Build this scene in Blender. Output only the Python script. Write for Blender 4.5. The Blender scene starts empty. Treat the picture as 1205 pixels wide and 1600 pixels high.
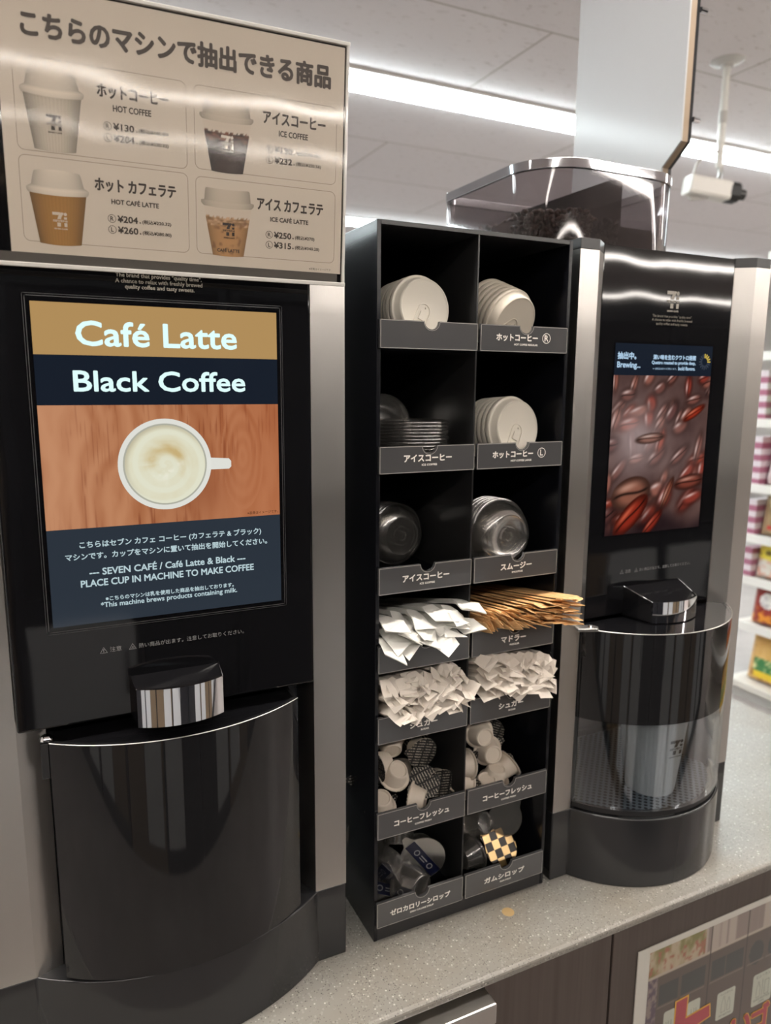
import bpy, bmesh, math, random
import numpy as np
from mathutils import Vector, Matrix, Quaternion
PI = math.pi
random.seed(11)
S = bpy.context.scene
COL = S.collection

# ------------------------------------------------------------------ camera
FPX, YAW, PITCH, ROLL = 1149.0, 0.4503, 0.1713, 0.0069
EYE = Vector((-0.3128, -0.6696, 0.6236))
fw = Vector((math.sin(YAW)*math.cos(PITCH), math.cos(YAW)*math.cos(PITCH), -math.sin(PITCH)))
rt0 = Vector((math.cos(YAW), -math.sin(YAW), 0.0))
up0 = rt0.cross(fw)
rt = math.cos(ROLL)*rt0 + math.sin(ROLL)*up0
upv = -math.sin(ROLL)*rt0 + math.cos(ROLL)*up0
cam = bpy.data.cameras.new('camera')
cam.sensor_fit = 'VERTICAL'
cam.sensor_height = 36.0
cam.lens = 36.0*FPX/1600.0
cam.clip_start = 0.02
cam.dof.use_dof = True
cam.dof.focus_distance = 0.69
cam.dof.aperture_fstop = cam.lens/4.2
camo = bpy.data.objects.new('camera', cam)
COL.objects.link(camo)
camo.matrix_world = Matrix(((rt.x, upv.x, -fw.x, EYE.x), (rt.y, upv.y, -fw.y, EYE.y), (rt.z, upv.z, -fw.z, EYE.z), (0, 0, 0, 1)))
S.camera = camo

# ------------------------------------------------------------------ world, exposure
W = bpy.data.worlds.new('world')
S.world = W
W.use_nodes = True
W.node_tree.nodes['Background'].inputs[0].default_value = (0.75, 0.72, 0.68, 1)
W.node_tree.nodes['Background'].inputs[1].default_value = 0.5
S.view_settings.view_transform = 'Standard'
S.view_settings.look = 'None'
S.view_settings.gamma = 1.0
S.view_settings.exposure = 0.12
S.view_settings.use_curve_mapping = False
LIGHT_NEAR, LIGHT_FAR = 31.0, 33.0      # strength of the ceiling strips behind / beyond the counter
COUNTER = 0.0
FLOOR, CEIL = -0.9, 1.75

# ------------------------------------------------------------------ materials
MATS = {}
def new_mat(name):
    m = bpy.data.materials.new(name)
    m.use_nodes = True
    MATS[name] = m
    return m, m.node_tree.nodes, m.node_tree.links, m.node_tree.nodes['Principled BSDF']
def srgb(h):
    h = h.lstrip('#')
    v = [int(h[i:i+2], 16)/255 for i in (0, 2, 4)]
    return tuple((c/12.92 if c <= 0.04045 else ((c+0.055)/1.055)**2.4) for c in v)+(1,)
def pm(name, color, rough=0.5, metal=0.0, coat=0.0, spec=0.5, emit=None, estr=0.0):
    m, n, l, b = new_mat(name)
    c = srgb(color) if isinstance(color, str) else tuple(color)+(1,)
    b.inputs['Base Color'].default_value = c
    b.inputs['Roughness'].default_value = rough
    b.inputs['Metallic'].default_value = metal
    b.inputs['Specular IOR Level'].default_value = spec
    b.inputs['Coat Weight'].default_value = coat
    b.inputs['Coat Roughness'].default_value = 0.03
    if emit:
        b.inputs['Emission Color'].default_value = srgb(emit) if isinstance(emit, str) else tuple(emit)+(1,)
        b.inputs['Emission Strength'].default_value = estr
    return m
def noise_bump(m, scale=(60, 60, 60), strength=0.1, dist=0.001, detail=4, ramp=None, rough_var=None):
    n, l = m.node_tree.nodes, m.node_tree.links
    b = n['Principled BSDF']
    tc = n.new('ShaderNodeTexCoord'); mp = n.new('ShaderNodeMapping'); no = n.new('ShaderNodeTexNoise')
    mp.inputs['Scale'].default_value = scale
    no.inputs['Scale'].default_value = 1.0; no.inputs['Detail'].default_value = detail
    l.new(tc.outputs['Object'], mp.inputs[0]); l.new(mp.outputs[0], no.inputs['Vector'])
    bu = n.new('ShaderNodeBump'); bu.inputs['Strength'].default_value = strength; bu.inputs['Distance'].default_value = dist
    l.new(no.outputs['Fac'], bu.inputs['Height']); l.new(bu.outputs[0], b.inputs['Normal'])
    if ramp:
        cr = n.new('ShaderNodeValToRGB')
        el = cr.color_ramp.elements
        el[0].position, el[0].color = ramp[0][0], srgb(ramp[0][1])
        el[1].position, el[1].color = ramp[1][0], srgb(ramp[1][1])
        l.new(no.outputs['Fac'], cr.inputs[0]); l.new(cr.outputs[0], b.inputs['Base Color'])
    if rough_var:
        mr = n.new('ShaderNodeMapRange')
        mr.inputs['To Min'].default_value, mr.inputs['To Max'].default_value = rough_var
        l.new(no.outputs['Fac'], mr.inputs['Value']); l.new(mr.outputs[0], b.inputs['Roughness'])
    return m

black_gloss = noise_bump(pm('black_gloss', (0.006, 0.006, 0.007), 0.04, 0, 0, 0.5), (11, 11, 9), 0.10, 0.004, 1)
black_door = noise_bump(pm('black_door', (0.012, 0.012, 0.013), 0.04, 0, 0, 0.5), (9, 9, 9), 0.05, 0.004, 1)
black_base = pm('black_base', (0.022, 0.0225, 0.024), 0.1, 0, 0, 0.5)
black_acrylic = noise_bump(pm('black_acrylic', (0.006, 0.0065, 0.009), 0.22, 0, 0, 0.4), (9, 9, 9), 0.05, 0.002)
black_edge = pm('black_edge', (0.02, 0.02, 0.021), 0.28, 0, 0, 0.5)
black_matte = pm('black_matte', (0.012, 0.012, 0.013), 0.55)
steel = noise_bump(pm('brushed_steel', (0.57, 0.55, 0.525), 0.3, 1.0), (1800, 1800, 6), 0.12, 0.0004, 3, None, (0.24, 0.38))
chrome = pm('chrome', (0.78, 0.79, 0.82), 0.04, 1.0)
hopper_chrome = pm('hopper_chrome', (0.5, 0.51, 0.54), 0.06, 1.0)
dull_metal = pm('dull_metal', (0.45, 0.44, 0.42), 0.35, 1.0)
white_plastic = noise_bump(pm('white_plastic', '#dcd6c9', 0.42, 0, 0, 0.4), (300, 300, 300), 0.02, 0.0005)
beige_plastic = noise_bump(pm('beige_plastic', '#cfc6b7', 0.42, 0, 0, 0.4), (300, 300, 300), 0.02, 0.0005)
creamer_plastic = pm('creamer_plastic', '#d3c7b8', 0.45)
label_card = noise_bump(pm('label_card', '#4a4a4b', 0.2, 0, 0.6, 0.5), (4, 4, 30), 0.03, 0.002)
label_edge = pm('label_edge', '#a9a6a1', 0.15, 0, 0, 0.7)
print_white = pm('print_white', '#e9e5dc', 0.5)
print_grey = pm('print_grey', '#8d8d8d', 0.5)
print_dark = pm('print_dark', '#3a2f2a', 0.5)
print_line = pm('print_line', '#8f7f70', 0.5)
sign_print = pm('sign_print', '#cfc3b6', 0.5)
acrylic_edge = pm('acrylic_edge', '#d5d3cd', 0.08, 0, 0, 0.8)
straw_paper = noise_bump(pm('straw_paper', '#e3e2dc', 0.6), (500, 500, 500), 0.15, 0.0005)
sugar_paper = noise_bump(pm('sugar_paper', '#dcd3c8', 0.6), (500, 500, 500), 0.15, 0.0005)
kraft_paper = noise_bump(pm('kraft_paper', '#cf9a5b', 0.62), (60, 500, 500), 0.2, 0.0005, 4, ((0.3, '#cf9f68'), (0.7, '#ecc48d')))
cabinet_brown = noise_bump(pm('cabinet_brown', '#4d433e', 0.42), (160, 160, 3), 0.05, 0.0005, 5, ((0.3, '#463c37'), (0.75, '#544a45')))
white_enamel = noise_bump(pm('white_enamel', '#a3a4a6', 0.4, 0.0, 0.3), (200, 10, 10), 0.03, 0.0006, 2)
wood_core = pm('wood_core', '#8a7761', 0.5)
bean_mat = noise_bump(pm('roasted_bean', '#3d281d', 0.3), (200, 200, 200), 0.2, 0.0005)
paper_cup_mat = noise_bump(pm('paper_cup', '#d9d8d2', 0.5), (20, 20, 20), 0.03, 0.0005)
camera_white = pm('camera_white', '#d9d6d0', 0.4)
camera_grey = pm('camera_grey', '#b7b3ae', 0.4)
def mk_front_wall():  # unseen wall; its light and dark panels are made up to vary reflections
    m, n, l, b = new_mat('reflection_wall')
    tc = n.new('ShaderNodeTexCoord'); sp = n.new('ShaderNodeSeparateXYZ'); cb = n.new('ShaderNodeCombineXYZ')
    l.new(tc.outputs['Object'], sp.inputs[0]); l.new(sp.outputs[0], cb.inputs[0]); l.new(sp.outputs[2], cb.inputs[1])
    br = n.new('ShaderNodeTexBrick'); br.offset = 0.0
    l.new(cb.outputs[0], br.inputs['Vector'])
    br.inputs['Scale'].default_value = 1.0; br.inputs['Brick Width'].default_value = 0.55; br.inputs['Row Height'].default_value = 1.15
    br.inputs['Mortar Size'].default_value = 0.035
    br.inputs['Color1'].default_value = srgb('#5b5650'); br.inputs['Color2'].default_value = srgb('#1d1b1b'); br.inputs['Mortar'].default_value = srgb('#d8d5cf')
    l.new(br.outputs['Color'], b.inputs['Base Color']); b.inputs['Roughness'].default_value = 0.4
    return m
reflection_wall = mk_front_wall()
wall_paint = noise_bump(pm('wall_paint', '#d2ccc8', 0.7), (40, 40, 40), 0.05)
floor_tile = noise_bump(pm('floor_tile', '#a39b96', 0.35), (6, 6, 6), 0.02, 0.001, 6, ((0.3, '#99918d'), (0.75, '#aba39f')))
shelf_white = pm('shelf_white', '#d6cfc6', 0.45)
price_strip = pm('price_strip', '#e4e0da', 0.4)
screen_off = pm('screen_glass', (0.004, 0.004, 0.005), 0.04)
def emis(name, color, strength):
    if strength <= 1.0: strength *= 0.94
    return pm(name, (0, 0, 0), 0.08, 0, 0, 0.5, color, strength)
light_near = emis('strip_light_warm', '#fff7ee', LIGHT_NEAR)
light_far = emis('strip_light_cool', '#eefcff', LIGHT_FAR)
scr_gold = emis('screen_gold', '#c09a63', 0.8)
scr_navy = emis('screen_navy', '#1d2532', 0.7)
scr_slate = emis('screen_slate', '#343d48', 0.7)
scr_text = emis('screen_text', '#dffdfb', 1.0)
scr_text2 = emis('screen_text_dim', '#bfd6dc', 0.9)
scr_text3 = emis('screen_text_blue', '#b7d6f0', 0.9)
scr_cup = emis('screen_cup_white', '#e6e6de', 0.9)
scr_cup2 = emis('screen_cup_rim', '#bdbdae', 0.8)
scr_yel = emis('screen_yellow', '#e8c95a', 0.9)
scr_dim = emis('screen_ring', '#4a5260', 0.7)
scr_brown = emis('screen_note', '#4a2a18', 0.6)

def clear_mat(name, tint, alpha_min, alpha_max, gloss_rough=0.06, glint=1.0, haze=0.0, wave=0.0):
    m = bpy.data.materials.new(name); m.use_nodes = True
    n, l = m.node_tree.nodes, m.node_tree.links
    n.clear()
    out = n.new('ShaderNodeOutputMaterial')
    tr = n.new('ShaderNodeBsdfTransparent'); tr.inputs[0].default_value = tuple(tint)+(1,)
    gl = n.new('ShaderNodeBsdfGlossy'); gl.inputs['Roughness'].default_value = gloss_rough
    gl.inputs['Color'].default_value = (glint, glint, glint, 1)
    if wave:
        tc = n.new('ShaderNodeTexCoord'); no = n.new('ShaderNodeTexNoise'); no.inputs['Scale'].default_value = 9; no.inputs['Detail'].default_value = 1
        bu = n.new('ShaderNodeBump'); bu.inputs['Strength'].default_value = wave; bu.inputs['Distance'].default_value = 0.004
        l.new(tc.outputs['Object'], no.inputs['Vector']); l.new(no.outputs['Fac'], bu.inputs['Height']); l.new(bu.outputs[0], gl.inputs['Normal'])
    lw = n.new('ShaderNodeLayerWeight'); lw.inputs['Blend'].default_value = 0.35
    mr = n.new('ShaderNodeMapRange')
    mr.inputs['To Min'].default_value, mr.inputs['To Max'].default_value = alpha_min, alpha_max
    mx = n.new('ShaderNodeMixShader')
    l.new(lw.outputs['Facing'], mr.inputs['Value']); l.new(mr.outputs[0], mx.inputs[0])
    if haze:
        df = n.new('ShaderNodeBsdfDiffuse'); df.inputs[0].default_value = (0.8, 0.78, 0.74, 1)
        hz = n.new('ShaderNodeMixShader'); hz.inputs[0].default_value = haze
        l.new(tr.outputs[0], hz.inputs[1]); l.new(df.outputs[0], hz.inputs[2])
        tr = hz
    l.new(tr.outputs[0], mx.inputs[1]); l.new(gl.outputs[0], mx.inputs[2]); l.new(mx.outputs[0], out.inputs[0])
    MATS[name] = m
    return m
clear_plastic = clear_mat('clear_plastic', (0.86, 0.86, 0.86), 0.06, 0.6, 0.1, 0.95)
clear_pet = clear_mat('clear_lid_plastic', (0.86, 0.85, 0.83), 0.14, 0.8, 0.18, 1.0, 0.04)
syrup_plastic = clear_mat('syrup_plastic', (0.74, 0.72, 0.69), 0.1, 0.75, 0.18, 0.9, 0.05)
smoke_door = clear_mat('smoked_door', (0.82, 0.85, 0.88), 0.05, 0.5, 0.03, 0.9)
hopper_smoke = clear_mat('smoked_hopper', (0.66, 0.63, 0.64), 0.035, 0.35, 0.04, 0.6)
acrylic_front = clear_mat('acrylic_front', (0.97, 0.97, 0.96), 0.007, 0.25, 0.06, 1.0, 0.0, 0.2)

# speckled solid-surface worktop
def mk_counter():
    m, n, l, b = new_mat('speckled_worktop')
    tc = n.new('ShaderNodeTexCoord')
    base = None
    def layer(prev, scale, lo, hi, col, key):
        v = n.new('ShaderNodeTexVoronoi'); v.inputs['Scale'].default_value = scale
        l.new(tc.outputs['Object'], v.inputs['Vector'])
        sep = n.new('ShaderNodeSeparateColor'); l.new(v.outputs['Color'], sep.inputs[0])
        gt = n.new('ShaderNodeMath'); gt.operation = 'GREATER_THAN'; gt.inputs[1].default_value = key
        l.new(sep.outputs[0], gt.inputs[0])
        lt = n.new('ShaderNodeMath'); lt.operation = 'LESS_THAN'; lt.inputs[1].default_value = lo
        l.new(v.outputs['Distance'], lt.inputs[0])
        mu = n.new('ShaderNodeMath'); mu.operation = 'MULTIPLY'
        l.new(gt.outputs[0], mu.inputs[0]); l.new(lt.outputs[0], mu.inputs[1])
        mx = n.new('ShaderNodeMix'); mx.data_type = 'RGBA'
        l.new(mu.outputs[0], mx.inputs[0])
        if prev is None: mx.inputs[6].default_value = srgb('#8f8d89')
        else: l.new(prev, mx.inputs[6])
        mx.inputs[7].default_value = srgb(col)
        return mx.outputs[2]
    o = layer(None, 300, 0.40, 0, '#9d9b97', 0.55)
    o = layer(o, 460, 0.38, 0, '#777572', 0.72)
    o = layer(o, 380, 0.30, 0, '#585654', 0.9)
    o = layer(o, 300, 0.28, 0, '#c9c7c3', 0.9)
    no = n.new('ShaderNodeTexNoise'); no.inputs['Scale'].default_value = 9; no.inputs['Detail'].default_value = 6
    l.new(tc.outputs['Object'], no.inputs['Vector'])
    cr = n.new('ShaderNodeValToRGB'); cr.color_ramp.elements[0].position = 0.35; cr.color_ramp.elements[1].position = 0.7
    cr.color_ramp.elements[0].color = srgb('#f6f5f2'); cr.color_ramp.elements[1].color = srgb('#ece6dc')
    l.new(no.outputs['Fac'], cr.inputs[0])
    mx = n.new('ShaderNodeMix'); mx.data_type = 'RGBA'; mx.blend_type = 'MULTIPLY'; mx.inputs[0].default_value = 1.0
    l.new(o, mx.inputs[6]); l.new(cr.outputs[0], mx.inputs[7]); l.new(mx.outputs[2], b.inputs['Base Color'])
    b.inputs['Roughness'].default_value = 0.3
    return m
worktop_mat = mk_counter()

# ceiling boards: fissured, with thin joints
def mk_ceiling():
    m, n, l, b = new_mat('ceiling_board')
    tc = n.new('ShaderNodeTexCoord')
    br = n.new('ShaderNodeTexBrick')
    mp0 = n.new('ShaderNodeMapping'); mp0.inputs['Location'].default_value = (0.30, 0.38, 0)
    l.new(tc.outputs['Object'], mp0.inputs[0]); l.new(mp0.outputs[0], br.inputs['Vector'])
    br.offset = 0.5
    br.inputs['Color1'].default_value = srgb('#d6cfcf'); br.inputs['Color2'].default_value = srgb('#d2cbcb')
    br.inputs['Mortar'].default_value = srgb('#a49b93'); br.inputs['Scale'].default_value = 1.0
    br.inputs['Mortar Size'].default_value = 0.004; br.inputs['Brick Width'].default_value = 1.6; br.inputs['Row Height'].default_value = 0.61
    mp = n.new('ShaderNodeMapping'); mp.inputs['Scale'].default_value = (26, 85, 1)
    no = n.new('ShaderNodeTexNoise'); no.inputs['Scale'].default_value = 1.0; no.inputs['Detail'].default_value = 5; no.inputs['Roughness'].default_value = 0.65
    l.new(tc.outputs['Object'], mp.inputs[0]); l.new(mp.outputs[0], no.inputs['Vector'])
    cr = n.new('ShaderNodeValToRGB'); cr.color_ramp.elements[0].position = 0.60; cr.color_ramp.elements[1].position = 0.70
    cr.color_ramp.elements[0].color = (1, 1, 1, 1); cr.color_ramp.elements[1].color = srgb('#cdc6bf')
    l.new(no.outputs['Fac'], cr.inputs[0])
    mx = n.new('ShaderNodeMix'); mx.data_type = 'RGBA'; mx.blend_type = 'MULTIPLY'; mx.inputs[0].default_value = 1.0
    l.new(br.outputs['Color'], mx.inputs[6]); l.new(cr.outputs[0], mx.inputs[7]); l.new(mx.outputs[2], b.inputs['Base Color'])
    b.inputs['Roughness'].default_value = 0.8
    return m
MATS['white_enamel'].node_tree.nodes['Principled BSDF'].inputs['Coat Roughness'].default_value = 0.13
ceiling_mat = mk_ceiling()

# printed lids of the small cups
def mk_stripe_lid():
    m, n, l, b = new_mat('striped_foil_lid')
    tc = n.new('ShaderNodeTexCoord')
    br = n.new('ShaderNodeTexBrick'); l.new(tc.outputs['Object'], br.inputs['Vector'])
    br.offset = 0.0
    br.inputs['Scale'].default_value = 1.0
    br.inputs['Brick Width'].default_value = 0.0115; br.inputs['Row Height'].default_value = 0.0034
    br.inputs['Mortar Size'].default_value = 0.0011
    br.inputs['Color1'].default_value = srgb('#c9c0b2'); br.inputs['Color2'].default_value = srgb('#bdb4a6'); br.inputs['Mortar'].default_value = srgb('#0c0b0b')
    wv = n.new('ShaderNodeTexVoronoi'); wv.inputs['Scale'].default_value = 900
    l.new(tc.outputs['Object'], wv.inputs['Vector'])
    cr = n.new('ShaderNodeValToRGB'); cr.color_ramp.elements[0].position = 0.45; cr.color_ramp.elements[1].position = 0.6
    cr.color_ramp.elements[0].color = (1, 1, 1, 1); cr.color_ramp.elements[1].color = (0.12, 0.12, 0.12, 1)
    l.new(wv.outputs['Distance'], cr.inputs[0])
    mx = n.new('ShaderNodeMix'); mx.data_type = 'RGBA'; mx.blend_type = 'MULTIPLY'; mx.inputs[0].default_value = 1.0
    l.new(br.outputs['Color'], mx.inputs[6]); l.new(cr.outputs[0], mx.inputs[7]); l.new(mx.outputs[2], b.inputs['Base Color'])
    b.inputs['Roughness'].default_value = 0.4
    return m
stripe_lid = mk_stripe_lid()
def mk_checker_lid():
    m, n, l, b = new_mat('checkered_gold_lid')
    tc = n.new('ShaderNodeTexCoord'); mp = n.new('ShaderNodeMapping'); mp.inputs['Rotation'].default_value = (0, 0, 0.75)
    ch = n.new('ShaderNodeTexChecker'); ch.inputs['Scale'].default_value = 95
    ch.inputs['Color1'].default_value = srgb('#b3966a'); ch.inputs['Color2'].default_value = srgb('#15110e')
    l.new(tc.outputs['Object'], mp.inputs[0]); l.new(mp.outputs[0], ch.inputs['Vector']); l.new(ch.outputs[0], b.inputs['Base Color'])
    b.inputs['Roughness'].default_value = 0.25; b.inputs['Metallic'].default_value = 0.6
    return m
checker_lid = mk_checker_lid()
navy_print = pm('navy_print', '#10152e', 0.3)
dark_print = pm('dark_lid_print', '#17161a', 0.35)

# drip tray with punched holes
def mk_tray():
    m, n, l, b = new_mat('punched_tray')
    tc = n.new('ShaderNodeTexCoord')
    mp = n.new('ShaderNodeMapping'); mp.inputs['Rotation'].default_value = (0, 0, 0.785)
    v = n.new('ShaderNodeTexVoronoi'); v.inputs['Scale'].default_value = 140; v.inputs['Randomness'].default_value = 0.0
    l.new(tc.outputs['Object'], mp.inputs[0]); l.new(mp.outputs[0], v.inputs['Vector'])
    v.voronoi_dimensions = '2D'
    cr = n.new('ShaderNodeValToRGB'); cr.color_ramp.elements[0].position = 0.30; cr.color_ramp.elements[1].position = 0.36
    cr.color_ramp.elements[0].color = (0.004, 0.004, 0.005, 1); cr.color_ramp.elements[1].color = srgb('#8d9499')
    l.new(v.outputs['Distance'], cr.inputs[0]); l.new(cr.outputs[0], b.inputs['Base Color'])
    b.inputs['Roughness'].default_value = 0.35; b.inputs['Metallic'].default_value = 0.4
    return m
tray_mat = mk_tray()

def attr_mat(name, strength=None, rough=0.35, coat=0.0):
    m, n, l, b = new_mat(name)
    a = n.new('ShaderNodeVertexColor'); a.layer_name = 'ink'
    b.inputs['Roughness'].default_value = rough
    b.inputs['Coat Weight'].default_value = coat
    b.inputs['Coat Roughness'].default_value = 0.03
    if strength is None:
        l.new(a.outputs[0], b.inputs['Base Color'])
    else:
        b.inputs['Base Color'].default_value = (0, 0, 0, 1)
        b.inputs['Roughness'].default_value = 0.08
        l.new(a.outputs[0], b.inputs['Emission Color']); b.inputs['Emission Strength'].default_value = strength
    return m
screen_photo = attr_mat('screen_photo', 0.95)
print_photo = attr_mat('print_photo', None, 0.5, 0.0)
poster_photo = attr_mat('poster_photo', None, 0.3, 0.5)
bag_print = attr_mat('bag_print', None, 0.3, 0.0)

# ------------------------------------------------------------------ objects
def thing(name, label, cat, loc=(0, 0, 0), group=None, q=None):
    o = bpy.data.objects.new(name, None)
    o.empty_display_size = 0.02
    COL.objects.link(o)
    o.location = loc
    if q is not None:
        o.rotation_mode = 'QUATERNION'; o.rotation_quaternion = q
    o['label'] = label; o['category'] = cat
    if group: o['group'] = group
    return o
def tag(o, label, cat, group=None, kind=None):
    o['label'] = label; o['category'] = cat
    if group: o['group'] = group
    if kind: o['kind'] = kind
    return o
def root_loc(p):
    v = Vector((0, 0, 0))
    while p is not None:
        v += Vector(p.location); p = p.parent
    return v

_txt = {}
def glyphs(s):
    if s not in _txt:
        c = bpy.data.curves.new('t', 'FONT'); c.body = s; c.resolution_u = 3
        o = bpy.data.objects.new('t', c); COL.objects.link(o)
        dg = bpy.context.evaluated_depsgraph_get()
        me = bpy.data.meshes.new_from_object(o.evaluated_get(dg))
        vs = np.array([v.co[:2] for v in me.vertices]); fs = [tuple(p.vertices) for p in me.polygons]
        bpy.data.objects.remove(o); bpy.data.curves.remove(c); bpy.data.meshes.remove(me)
        _txt[s] = (vs, fs)
    return _txt[s]

class Frame:
    """a flat sheet: origin, direction of its text, its up, its outward normal"""
    def __init__(s, o, x, u):
        s.o, s.x, s.u = Vector(o), Vector(x).normalized(), Vector(u).normalized()
        s.n = s.x.cross(s.u)
    def p(s, x, y, z=0.0):
        return s.o + s.x*x + s.u*y + s.n*z

class MB:
    def __init__(s): s.v, s.f, s.c = [], [], []
    def add(s, vs, fs):
        b = len(s.v)
        s.v += [Vector(v) for v in vs]; s.f += [tuple(i+b for i in f) for f in fs]
        return s
    def box(s, x0, y0, z0, x1, y1, z1):
        return s.add([(x0, y0, z0), (x1, y0, z0), (x1, y1, z0), (x0, y1, z0), (x0, y0, z1), (x1, y0, z1), (x1, y1, z1), (x0, y1, z1)],
                     [(0, 3, 2, 1), (4, 5, 6, 7), (0, 1, 5, 4), (1, 2, 6, 5), (2, 3, 7, 6), (3, 0, 4, 7)])
    def fbox(s, F, x0, y0, x1, y1, z0, z1):
        P = [F.p(x0, y0, z0), F.p(x1, y0, z0), F.p(x1, y1, z0), F.p(x0, y1, z0), F.p(x0, y0, z1), F.p(x1, y0, z1), F.p(x1, y1, z1), F.p(x0, y1, z1)]
        return s.add(P, [(0, 3, 2, 1), (4, 5, 6, 7), (0, 1, 5, 4), (1, 2, 6, 5), (2, 3, 7, 6), (3, 0, 4, 7)])
    def prism(s, poly, z0, z1):
        k = len(poly)
        if sum(poly[i][0]*poly[(i+1) % k][1]-poly[(i+1) % k][0]*poly[i][1] for i in range(k)) < 0: poly = poly[::-1]
        vs = [(x, y, z0) for x, y in poly]+[(x, y, z1) for x, y in poly]
        return s.add(vs, [tuple(range(k))[::-1], tuple(range(k, 2*k))]+[(i, (i+1) % k, (i+1) % k+k, i+k) for i in range(k)])
    def fprism(s, F, poly, z0, z1):
        k = len(poly)
        vs = [F.p(x, y, z0) for x, y in poly]+[F.p(x, y, z1) for x, y in poly]
        return s.add(vs, [tuple(range(k))[::-1], tuple(range(k, 2*k))]+[(i, (i+1) % k, (i+1) % k+k, i+k) for i in range(k)])
    def fpoly(s, F, poly, z=0.0003):
        return s.add([F.p(x, y, z) for x, y in poly], [tuple(range(len(poly)))])
    def frect(s, F, x0, y0, x1, y1, z=0.0003): return s.fpoly(F, [(x0, y0), (x1, y0), (x1, y1), (x0, y1)], z)
    def fdisc(s, F, x, y, r, z=0.0003, n=28, ry=None):
        ry = ry or r
        return s.fpoly(F, [(x+r*math.cos(2*PI*i/n), y+ry*math.sin(2*PI*i/n)) for i in range(n)], z)
    def fring(s, F, x, y, r0, r1, z=0.0003, n=28, a0=0, a1=2*PI):
        vs, fs = [], []
        for i in range(n+1):
            a = a0+(a1-a0)*i/n
            vs += [F.p(x+r0*math.cos(a), y+r0*math.sin(a), z), F.p(x+r1*math.cos(a), y+r1*math.sin(a), z)]
        for i in range(n): fs.append((2*i, 2*i+1, 2*i+3, 2*i+2))
        return s.add(vs, fs)
    def fline(s, F, pts, w, z=0.0003):
        for (ax, ay), (bx, by) in zip(pts, pts[1:]):
            d = math.hypot(bx-ax, by-ay) or 1
            ex, ey = (bx-ax)/d, (by-ay)/d
            px, py = -ey*w/2, ex*w/2
            ax2, ay2, bx2, by2 = ax-ex*w/2, ay-ey*w/2, bx+ex*w/2, by+ey*w/2
            s.fpoly(F, [(ax2-px, ay2-py), (bx2-px, by2-py), (bx2+px, by2+py), (ax2+px, ay2+py)], z)
        return s
    def rrect(s, F, x0, y0, x1, y1, r, w, z=0.0003):
        pts = []
        for cx, cy, a in ((x1-r, y0+r, -PI/2), (x1-r, y1-r, 0), (x0+r, y1-r, PI/2), (x0+r, y0+r, PI)):
            pts += [(cx+r*math.cos(a+PI/2*i/5), cy+r*math.sin(a+PI/2*i/5)) for i in range(6)]
        return s.fline(F, pts+[pts[0]], w, z)
    def text(s, F, t, x, y, w=None, h=None, anchor='l', bold=0.0, z=0.0004):
        """x,y: baseline start (l) / middle (c) / end (r); w: width of the line, h: height of the glyphs' box"""
        vs, fs = glyphs(t)
        if not len(vs): return s
        lo, hi = vs.min(0), vs.max(0)
        sx = (w/(hi[0]-lo[0])) if w else None
        sy = (h/(hi[1]-lo[1])) if h else sx
        sx = sx or sy
        X = (vs[:, 0]-lo[0])*sx; Y = (vs[:, 1]-lo[1])*sy
        wd = (hi[0]-lo[0])*sx
        X += {'l': 0, 'c': -wd/2, 'r': -wd}[anchor]
        offs = [(0, 0)]
        if bold:
            offs += [(bold*math.cos(a*PI/4), bold*math.sin(a*PI/4)) for a in range(8)]
        for k, (dx, dy) in enumerate(offs):
            s.add([F.p(x+a+dx, y+b+dy, z+k*0.000004) for a, b in zip(X, Y)], fs)
        return s
    def lathe(s, prof, n=40, M=None, close=True, wob=None):
        vs, fs = [], []
        k = len(prof)
        for i in range(n):
            a = 2*PI*i/n
            for j, (r, z) in enumerate(prof):
                rr = r*(1+(wob(a, j) if wob else 0))
                p = Vector((rr*math.cos(a), rr*math.sin(a), z))
                vs.append(M @ p if M else p)
        for i in range(n):
            for j in range(k-1):
                a, b = i*k+j, ((i+1) % n)*k+j
                fs.append((a, b, b+1, a+1))
        s.add(vs, fs)
        return s
    def tube(s, pts, r, n=10, caps=True):
        pts = [Vector(p) for p in pts]
        vs, fs = [], []
        prev = None
        for i, p in enumerate(pts):
            t = (pts[min(i+1, len(pts)-1)]-pts[max(i-1, 0)]).normalized()
            if prev is None:
                a = t.orthogonal().normalized()
            else:
                a = (prev - t*prev.dot(t)).normalized()
            prev = a
            b = t.cross(a)
            rr = r[i] if isinstance(r, (list, tuple)) else r
            vs += [p+(a*math.cos(2*PI*j/n)+b*math.sin(2*PI*j/n))*rr for j in range(n)]
        for i in range(len(pts)-1):
            for j in range(n):
                fs.append((i*n+j, i*n+(j+1) % n, (i+1)*n+(j+1) % n, (i+1)*n+j))
        if caps: fs += [tuple(range(n))[::-1], tuple(range((len(pts)-1)*n, len(pts)*n))]
        return s.add(vs, fs)
    def build(s, name, mat, parent=None, smooth=False, bevel=0, seg=2, label=None, solid=0, angle=35):
        me = bpy.data.meshes.new(name)
        off = root_loc(parent)
        me.from_pydata([tuple(v-off) for v in s.v], [], s.f)
        me.materials.append(mat)
        o = bpy.data.objects.new(name, me)
        COL.objects.link(o)
        if parent: o.parent = parent
        if label: o['label'] = label
        if smooth:
            if angle >= 180:
                for p in me.polygons: p.use_smooth = True
            else:
                bm = bmesh.new(); bm.from_mesh(me)
                bmesh.ops.remove_doubles(bm, verts=bm.verts, dist=1e-6)
                bmesh.ops.recalc_face_normals(bm, faces=bm.faces)
                for f in bm.faces: f.smooth = True
                for e in bm.edges:
                    if len(e.link_faces) == 2 and e.calc_face_angle(0) > math.radians(angle): e.smooth = False
                bm.to_mesh(me); bm.free()
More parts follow.
